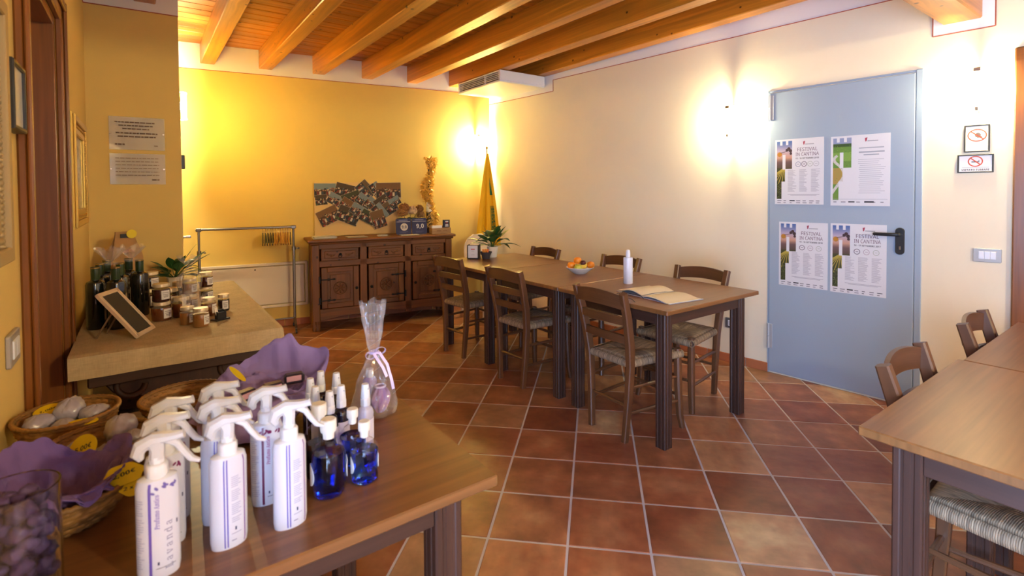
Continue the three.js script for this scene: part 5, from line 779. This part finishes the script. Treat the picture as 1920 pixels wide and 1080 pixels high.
sprayer(0.036, -1.155, -0.05, 1, 'white trigger spray bottle at the back of the leftmost row');
sprayer(0.113, -1.012, Math.PI + 0.12, 0, 'white trigger spray bottle at the front of the middle row of three');
sprayer(0.108, -1.1, Math.PI + 0.12, 0, 'white trigger spray bottle second in the middle row of three');
sprayer(0.118, -1.192, Math.PI + 0.12, 0, 'white trigger spray bottle at the back of the middle row of three');
sprayer(0.212, -1.005, Math.PI + 0.12, 0, 'white trigger spray bottle in front of the pair beside the blue bottles');
sprayer(0.192, -1.107, 0, 1, 'white trigger spray bottle with dark red stripe, behind in the pair');

// ------------------------------------------------------------------ blue bottles with white stoppers
const blueLiquid = mat(lin(0.55, 0.68, 1), 0.02, { transmission: 1, thickness: 0.05, ior: 1.36, attenuationColor: new THREE.Color().setRGB(0.06, 0.2, 0.92), attenuationDistance: 0.07 });
const purpleLiquid = mat(lin(0.8, 0.75, 1), 0.02, { transmission: 1, thickness: 0.05, ior: 1.36, attenuationColor: new THREE.Color().setRGB(0.05, 0.04, 0.25), attenuationDistance: 0.02 });
const thinGlass = mat(lin(0.98, 0.98, 1), 0.02, { transmission: 1, thickness: 0, ior: 1.3 });
function stopperBottle(x, z, k, liquid, fill, label, round) {
  const o = thing('stoppered_bottle', label, 'bottle', [x, T0, z], 0.6, 'glass bottles with white stoppers'), s = k;
  const prof = round ? [[0.027, 0], [0.030, 0.004], [0.032, 0.03], [0.0325, 0.06], [0.031, 0.08], [0.024, 0.098], [0.014, 0.106], [0.0125, 0.112], [0.0125, 0.122]] : [[0.032, 0], [0.036, 0.004], [0.032, 0.03], [0.031, 0.055], [0.036, 0.075], [0.034, 0.09], [0.022, 0.104], [0.0135, 0.11], [0.012, 0.116], [0.012, 0.128]];
  const outer = prof.map(([r, y]) => [r * s, y * s]);
  mesh('glass', lathe([[0, 0], ...outer], 36, 1.4), thinGlass, o);
  const lv = []; for (const [r, y] of outer) { if (y > fill * s) break; lv.push([r - 0.0013, y + 0.002]); } const last = lv[lv.length - 1];
  mesh('liquid', lathe([[0, 0.003], ...lv, [last[0] * 0.98, last[1] + 0.002], [0, last[1] + 0.002]], 36, 1.2), liquid, o);
  const top = outer[outer.length - 1][1];
  mesh('stopper', lathe([[0, top - 0.012], [0.0105 * s, top - 0.012], [0.0112 * s, top + 0.001], [0.0145 * s, top + 0.002], [0.0155 * s, top + 0.008 * s], [0.015 * s, top + 0.024 * s], [0.013 * s, top + 0.026 * s], [0, top + 0.026 * s]], 24), mat(lin(0.82, 0.78, 0.7), 0.45), o);
  for (const q of [0, 1]) mesh('bottle_label', shell(10, 8, (u, v) => { const b = (v - 0.5) * 2, wv = Math.sqrt(Math.max(0, 1 - b * b)), a = (q ? 0.95 : -2.35) + (u - 0.5) * 1.1 * wv, y = (0.045 + b * 0.022) * s, r = 0.0362 * s * (round ? 0.92 : 0.93) + 0.0012; return [r * Math.sin(a), y, r * Math.cos(a)]; }, 0.0008), M.paper, o);
}
stopperBottle(0.298, -1.058, 1.04, blueLiquid, 0.09, 'large blue bottle with white stopper, front of the blue group', true);
stopperBottle(0.302, -1.141, 1.06, purpleLiquid, 0.07, 'large dark violet bottle with cream stopper behind the large blue one', true);
stopperBottle(0.374, -1.064, 0.82, blueLiquid, 0.075, 'small waisted blue bottle nearest the table edge', false);
stopperBottle(0.375, -1.142, 0.82, blueLiquid, 0.08, 'small waisted blue bottle behind the other small one', false);

// ------------------------------------------------------------------ pump mist bottles
const darkGlass = mat(lin(0.012, 0.008, 0.018), 0.06, { clearcoat: 0.6 });
function pump(x, z, dark, label) {
  const o = thing('mist_bottle', label, 'spray bottle', [x, T0, z], 0.5, dark ? 'dark mist spray bottles' : undefined);
  mesh('body', lathe([[0, 0], [0.0165, 0], [0.0185, 0.003], [0.0185, 0.082], [0.016, 0.092], [0.0095, 0.098], [0.009, 0.104], [0, 0.104]], 24), dark ? darkGlass : mat(lin(0.75, 0.72, 0.85), 0.15, { transmission: 0.4, thickness: 0 }), o);
  mesh('bottle_label', shell(14, 1, (u, v) => { const a = (u - 0.5) * 2.6; return [0.0192 * Math.sin(a), 0.018 + v * 0.05, 0.0192 * Math.cos(a)]; }, 0.0007), mat(dark ? lin(0.55, 0.52, 0.62) : lin(0.7, 0.68, 0.8), 0.6), o);
  mesh('collar', lathe([[0.0095, 0.1], [0.0118, 0.1], [0.0118, 0.116], [0.0095, 0.119]], 20), dark ? M.whitePlastic : M.clearWhite, o);
  mesh('pump_cap', lathe([[0.0105, 0.118], [0.0112, 0.12], [0.0085, 0.148], [0.0078, 0.151], [0, 0.152]], 20), M.whitePlastic, o); mesh('nozzle', cyl(0.0022, 0.004, 0, 0, 0, 10).rotateX(Q).translate(0, 0.14, 0.0098), M.clearWhite, o);
}
pump(0.331, -1.325, true, 'dark mist bottle beside the purple cloth, front of the two'); pump(0.366, -1.362, true, 'dark mist bottle furthest back against the purple cloth'); pump(0.395, -1.325, true, 'dark mist bottle standing alone at the back, towards the gift bag');
pump(0.326, -1.262, true, 'dark mist bottle half hidden behind the violet bottle, basket side'); pump(0.345, -1.212, true, 'dark mist bottle just behind the violet bottle'); pump(0.378, -1.232, true, 'dark mist bottle behind the small blue bottles');
pump(0.428, -1.206, false, 'pale lilac mist bottle with white pump before the gift bag');

// ------------------------------------------------------------------ cellophane gift bag
{
  const o = thing('gift_bag', 'clear cellophane gift bag tied with a lilac ribbon at the table edge', 'gift bag', [0.512, T0, -1.37]), ph = 1.3;
  mesh('film', facet(grid(96, 60, (u, v) => { const a = u * Math.PI * 2, nk = 0.55; let k = v < nk ? lerp(0.068, 0.011, Math.pow(v / nk, 1.5)) : lerp(0.011, 0.034, Math.pow((v - nk) / (1 - nk), 0.75)); const cr = 1 + 0.2 * smooth(0.1, nk, v) * Math.sin(a * 6 + ph + v * 2) + 0.1 * smooth(0.2, nk, v) * Math.sin(a * 11 + 2) + 0.04 * Math.sin(a * 9 + v * 30) + 0.16 * (fbm(u, v, 14, 10, 61, 2) - 0.5); const e = v < 0.06 ? Math.sqrt(clamp(v / 0.06)) : 1; return [k * cr * Math.cos(a) * (0.78 + 0.22 * e), 0.002 + v * 0.31 + 0.006 * Math.sin(a * 4) * smooth(0.8, 1, v), k * cr * Math.sin(a) * (0.78 + 0.22 * e) * (v > nk ? 0.8 : 0.9)]; })), M.film, o);
  const rb = mat(lin(0.6, 0.52, 0.82), 0.35), loop = (s, h) => shell(16, 2, (u, v) => { const a = u * Math.PI * 2; return [s * (0.014 + 0.014 * -Math.cos(a)), 0.172 + h * Math.sin(a) * 0.009 + 0.004 * s, 0.012 + (v - 0.5) * 0.008]; }, 0.0008);
  mesh('ribbon', merge([loop(1, 1), loop(-1, 1.2), new THREE.TorusGeometry(0.012, 0.004, 8, 20).rotateX(Q).translate(0, 0.171, 0), bar([[0.01, 0.172, 0.014], [0.026, 0.14, 0.03], [0.032, 0.1, 0.045], [0.035, 0.075, 0.05]], 0.008, 0.001, [1, 0, 0]), bar([[-0.006, 0.172, 0.014], [0.012, 0.135, 0.034], [0.02, 0.11, 0.042]], 0.008, 0.001, [1, 0, 0])]), rb, o);
  const c = thing('lavender_pouch', 'purple net pouch of lavender inside the gift bag', 'pouch', [0.522, T0 + 0.006, -1.353]); { const g = grid(40, 20, (u, v) => { const a = -u * Math.PI * 2, r = 0.026 * Math.pow(Math.sin(Math.PI * Math.min(1, v * 0.92 + 0.04)), 0.6) * (1 + 0.09 * Math.sin(a * 7 + 1) + 0.06 * Math.sin(a * 12 + v * 9)); return [r * Math.cos(a), 0.075 * v, r * 0.75 * Math.sin(a)]; }); mesh('pouch', g, mat(lin(0.26, 0.11, 0.34), 0.6), c); mesh('tie', new THREE.TorusGeometry(0.014, 0.003, 6, 30).rotateX(Q).translate(0, 0.073, 0), rb, c); }
  const d = thing('wrapped_bottle', 'small bottle with clear cap inside the gift bag', 'bottle', [0.505, T0 + 0.016, -1.385]); mesh('body', lathe([[0, 0], [0.018, 0], [0.019, 0.004], [0.019, 0.075], [0.012, 0.084], [0, 0.084]], 20), mat(lin(0.3, 0.22, 0.42), 0.25), d); mesh('cap', lathe([[0.01, 0.084], [0.011, 0.086], [0.01, 0.106], [0, 0.108]], 18), M.clearWhite, d);
}

// ------------------------------------------------------------------ wicker baskets
const wickMap = dtex(128, 128, (u, v) => { const k = Math.floor(v * 16), t = 0.62 + 0.3 * hash(k, 2, 5) + 0.2 * (vn(u * 40, v * 32, 40, 32, 4) - 0.5); return [t, t * 0.97, t * 0.9]; });
const wick = mat(lin(0.42, 0.22, 0.065), 0.6, { map: wickMap });
function basket(x, z, r0, r1, h, label, turnX = 0, rows = 9) {
  const o = thing('wicker_basket', label, 'basket', [x, T0, z], 0), st = 26;
  const prof = v => v < 0.25 ? [lerp(0.001, r0, v / 0.25), 0.003] : [r0 + (r1 - r0) * Math.sin((v - 0.25) / 0.75 * 1.35) / Math.sin(1.35), 0.003 + h * Math.pow((v - 0.25) / 0.75, 1.25)];
  mesh('weave', shell(156, rows * 4, (u, v) => { const a = -u * Math.PI * 2, [r, y] = prof(v), k = v * rows, row = Math.floor(k), f = k - row, amp = 0.0052 * Math.sin(f * Math.PI) * (0.55 + 0.45 * Math.cos(st * a + Math.PI * row)); return [(r + amp) * Math.cos(a), y + (v < 0.25 ? amp : 0), (r + amp) * Math.sin(a)]; }, 0.004), wick, o);
  mesh('rim', (() => { const g = new THREE.TorusGeometry(r1 + 0.001, 0.0055, 8, 120).rotateX(Q).translate(0, h + 0.004, 0), p = g.attributes.position; for (let i = 0; i < p.count; i++) { const a = Math.atan2(p.getZ(i), p.getX(i)); p.setY(i, p.getY(i) + 0.0012 * Math.sin(a * 48)); } g.computeVertexNormals(); return g; })(), wick, o);
  return o;
}
basket(-0.158, -1.683, 0.065, 0.1, 0.066, 'round wicker basket of sachets nearest the brown door');
basket(-0.082, -1.467, 0.06, 0.096, 0.06, 'round wicker basket of sachets with the large yellow price tag');
basket(-0.125, -1.262, 0.06, 0.1, 0.062, 'wicker basket lined with purple cloth behind the glass jar');
basket(0.09, -1.7, 0.08, 0.105, 0.045, 'empty shallow wicker basket at the far table edge');
basket(0.255, -1.5, 0.07, 0.118, 0.07, 'wicker basket under the big crumpled lilac cloth');
// lavender sachets in clear film
const sachetMat = mat(lin(0.36, 0.33, 0.40), 0.35, { clearcoat: 0.6, clearcoatRoughness: 0.15 });
function sachet(x, y, z, sx, sy, sz, seed, turn, label) {
  const g = sph(1, 0, 0, 0, 28, 18), p = g.attributes.position; for (let i = 0; i < p.count; i++) { const X = p.getX(i), Y = p.getY(i), Z = p.getZ(i), a = Math.atan2(Z, X), n = 1 + 0.1 * Math.sin(a * 3 + seed) * (1 - Y * Y) + 0.05 * Math.sin(a * 7 + Y * 5 + seed * 2) + 0.03 * Math.sin(a * 13 + Y * 9); p.setXYZ(i, X * sx * n, Y * sy * n, Z * sz * n); } g.computeVertexNormals();
  sx; const o = tag(mesh('lavender_sachet', g, sachetMat), label, 'sachet', 'lavender sachets in the wicker baskets'); o.position.set(x, y + 0.012, z); o.scale.setScalar(0.88); o.rotation.set(0.12 * Math.sin(seed), turn, 0.12 * Math.cos(seed));
}
[[-0.212, 0.802, -1.672, 0.036, 0.026, 0.03, 1, 0.4, 'lavender sachet at the wall end of the back basket'], [-0.155, 0.812, -1.705, 0.044, 0.034, 0.034, 2, 1.2, 'largest lavender sachet heaped on the back basket'], [-0.105, 0.803, -1.67, 0.036, 0.024, 0.026, 3, 0.2, 'lavender sachet at the empty basket end of the back basket'], [-0.162, 0.796, -1.635, 0.03, 0.022, 0.026, 4, 2, 'small lavender sachet at the near rim of the back basket'],
  [-0.118, 0.8, -1.44, 0.032, 0.03, 0.028, 5, 0.3, 'lavender sachet behind the large yellow price tag'], [-0.05, 0.815, -1.492, 0.04, 0.034, 0.032, 6, 0.9, 'largest lavender sachet in the price tag basket'], [-0.07, 0.797, -1.412, 0.032, 0.022, 0.022, 7, 0.6, 'lavender sachet at the near rim of the price tag basket'], [-0.026, 0.802, -1.45, 0.024, 0.02, 0.024, 8, 1.4, 'lavender sachet at the spray bottle side of the price tag basket']].forEach(a => sachet(...a));
// yellow handwritten price tags
const tagTex = t => ctex(192, 192, (c, w, h) => { c.fillStyle = '#e6c800'; c.fillRect(0, 0, w, h); c.fillStyle = '#2a2a22'; c.font = 'italic bold 46px sans-serif'; c.textAlign = 'center'; c.save(); c.translate(96, 110); c.rotate(-0.35); c.fillText(t, 0, 0, 150); c.restore(); });
function priceTag(x, y, z, rx, ry, rot, text, label, shape) {
  const g = extr([...Array(28).keys()].map(k => { const a = k / 28 * Math.PI * 2, w = 1 + (shape ? 0.05 * Math.sin(a * 6) : 0); return [rx * w * Math.cos(a), ry * w * Math.sin(a)]; }), 0.0012), u = g.attributes.uv, p = g.attributes.position; for (let i = 0; i < p.count; i++) u.setXY(i, p.getX(i) / (2 * rx) + 0.5, p.getY(i) / (2 * ry) + 0.5);
  const o = tag(mesh('price_tag', g, mat(lin(0.88, 0.86, 0.8), 0.6, { map: tagTex(text) })), label, 'tag'); o.position.set(x, y, z); o.rotation.set(...rot); o.rotation.order = 'YXZ';
}
priceTag(-0.108, 0.838, -1.392, 0.027, 0.027, [-0.5, -0.6, 0.1], '5,00€', 'large round yellow price tag reading 5,00€ in a basket');
priceTag(-0.036, 0.842, -1.205, 0.032, 0.019, [-0.55, -0.35, 0.1], '2,00€', 'oval yellow price tag beside the spray bottles, upper of two', 1);
priceTag(-0.02, 0.818, -1.195, 0.026, 0.016, [-0.55, -0.35, 0], '2 x 3,5', 'oval yellow price tag beside the spray bottles, lower of two', 1);
priceTag(-0.2, 0.826, -1.73, 0.03, 0.02, [-1.1, -0.5, 0.3], '1,00€', 'yellow tag tucked behind the sachets of the back basket');
priceTag(-0.125, 0.822, -1.6, 0.034, 0.012, [-1.2, -0.6, 0.2], '3,50€', 'yellow tag lying on the near rim of the back basket');
// purple cloths
const clothMat = mat(lin(0.16, 0.095, 0.31), 0.85, { sheen: 0.5, sheenColor: lin(0.6, 0.5, 0.8), sheenRoughness: 0.6 }), lilacMat = mat(lin(0.25, 0.18, 0.42), 0.85, { sheen: 0.4, sheenColor: lin(0.7, 0.6, 0.8), sheenRoughness: 0.6 });
function liner(x, z, R0, rim, peaks, depth, seed, m, bk, label) {      // bk: basket foot radius, rim radius, height
  const g = shell(120, 48, (u, v) => {
    const a = -u * Math.PI * 2, t = v, f = smooth(0.74, 1, t); let r = t < 0.74 ? R0 * Math.pow(t / 0.74, 0.7) : R0 * (1 + 0.12 * (t - 0.74) / 0.26), y = lerp(depth, rim, smooth(0.1, 0.74, t)), ro = 0;
    for (const [pa, ph, pw, po] of peaks) { let d = a + Math.PI * 2 - pa; d -= Math.round(d / (Math.PI * 2)) * Math.PI * 2; const k = Math.exp(-(d * d) / (pw * pw)); y += ph * k * f; ro += (po || 0) * k * f; }
    const n = fbm(u, v, 11, 4, seed + 40, 4) - 0.5, fold = 0.0025 * Math.sin(a * 9 + seed + t * 4) * smooth(0.15, 0.9, t) + 0.0022 * Math.sin(a * 17 + seed * 2) * smooth(0.3, 1, t) + 0.003 * Math.sin(t * 22 + a * 3);
    r += ro + fold + 0.01 * (fbm(u, v, 26, 8, seed + 70, 2) - 0.5) * smooth(0.8, 0.9, t); y += 0.018 * (fbm(u, v, 30, 10, seed + 90, 2) - 0.5) * smooth(0.1, 0.5, t) * (t > 0.66 && t < 0.82 ? 0.3 : 1) + fold * 0.8 + 0.06 * n * smooth(0.05, 0.5, t) * (1 - 0.75 * smooth(0.6, 0.7, t) * (1 - smooth(0.8, 0.9, t)));
    if (t < 0.74) { const q = clamp(y / bk[2]), rb = bk[0] + (bk[1] - bk[0]) * Math.sin(Math.pow(q, 0.8) * 1.35) / Math.sin(1.35); r = Math.min(r, rb - 0.009); }
    if (t > 0.66 && t < 0.82) y = Math.max(y, bk[2] + 0.0145);
    if (t >= 0.82 && y < bk[2] + 0.0145) r = Math.max(r, bk[1] + 0.0115);
    return [r * Math.cos(a), Math.max(y, 0.009), r * Math.sin(a)];
  }, 0.0016);
  const o = tag(mesh('purple_cloth', g, m), label, 'cloth'); o.position.set(x, T0, z);
}
liner(-0.125, -1.262, 0.086, 0.084, [[4.0, 0.055, 0.5, 0.005], [5.6, 0.03, 0.4, 0.01], [0.35, 0.02, 0.45, 0.015], [2.6, 0.03, 0.6, 0], [1.4, 0.006, 0.6, 0.012]], 0.016, 2, clothMat, [0.06, 0.1, 0.062], 'deep purple cloth lining the basket behind the glass jar');
liner(0.255, -1.5, 0.122, 0.09, [[5.25, 0.09, 0.5, 0.0], [6.0, 0.045, 0.3, 0.05], [4.4, 0.03, 0.4, 0.02], [3.3, -0.045, 0.4, 0.035], [2.5, -0.06, 0.45, 0.035], [1.7, -0.062, 0.45, 0.03], [0.8, -0.03, 0.4, 0.0]], 0.075, 5, lilacMat, [0.07, 0.118, 0.07], 'crumpled lilac cloth heaped in the basket behind the spray bottles');
{
  const pk = mat(lin(0.03, 0.022, 0.035), 0.3), pink = mat(lin(0.55, 0.3, 0.36), 0.5);
  [[0.2, 0.866, -1.42, 0.5, 'small black packet with pink band at the front of the lilac cloth'], [0.262, 0.872, -1.415, 0.2, 'small black packet with pink band beside the mist bottles'], [0.32, 0.876, -1.445, -0.1, 'small black packet with pink band at the end of the lilac cloth']].forEach(([x, y, z, t, l]) => { const p = thing('black_packet', l, 'packet', [x, y, z], t); mesh('packet', bx(0.05, 0.026, 0.03, 0, 0, 0, 0.006), pk, p); mesh('band', bx(0.036, 0.014, 0.001, -0.002, 0.003, 0.0155, 0.0003), pink, p); });
  priceTag(0.2, 0.884, -1.545, 0.03, 0.007, [-0.4, -0.5, -0.7], '', 'thin yellow tag stuck in the lilac cloth');
}
// ------------------------------------------------------------------ glass jar of purple pieces
{
  const jx = -0.163, jz = -1.045, R0 = 0.055, Hj = 0.178, o = thing('glass_vase', 'tall clear glass jar of purple pieces at the near corner', 'jar', [jx, T0, jz]);
  mesh('glass', lathe([[0, 0], [R0 - 0.002, 0], [R0, 0.003], [R0, Hj - 0.001], [R0 - 0.0012, Hj], [R0 - 0.003, Hj - 0.001], [R0 - 0.003, 0.008], [0, 0.008]], 48), mat(lin(0.98, 0.98, 1), 0.02, { transmission: 1, thickness: 0.003, ior: 1.45 }), o);
  const q = rng(17), ms = [lin(0.075, 0.045, 0.17), lin(0.1, 0.065, 0.21), lin(0.055, 0.035, 0.13), lin(0.12, 0.09, 0.25)].map(c => mat(c, 0.6)), gs = [0, 1, 2, 3].map(k => { const g = sph(1, 0, 0, 0, 12, 9), p = g.attributes.position; for (let i = 0; i < p.count; i++) { const n = 1 + 0.18 * Math.sin(p.getX(i) * 4 + k) + 0.14 * Math.sin(p.getY(i) * 5 + k * 2) * Math.cos(p.getZ(i) * 4); p.setXYZ(i, p.getX(i) * n, p.getY(i) * n, p.getZ(i) * n); } g.computeVertexNormals(); return g; });
  const placed = []; let tries = 0;
  while (placed.length < 150 && tries < 40000) { tries++; const r = 0.0105 + 0.003 * q(), a = q() * 6.283, d = Math.sqrt(q()) * (R0 - 0.0045 - r * 1.15), y = 0.0095 + r * 0.95 + q() * 0.138, x = d * Math.cos(a), z = d * Math.sin(a); if (placed.every(p => (p[0] - x) ** 2 + (p[1] - y) ** 2 + (p[2] - z) ** 2 > ((p[3] + r) * 0.8) ** 2)) placed.push([x, y, z, r]); }
  placed.forEach(([x, y, z, r], k) => { const m = tag(mesh('purple_piece', gs[k % 4], ms[(k * 7) % 4]), 'rough purple scented piece inside the tall glass jar', 'scented piece', 'purple pieces in the glass jar'); m.position.set(jx + x, T0 + y, jz + z); m.scale.set(r, r * 0.85, r); m.rotation.set(q() * 3, q() * 3, q() * 3); });
}
renderer.render(scene, camera);
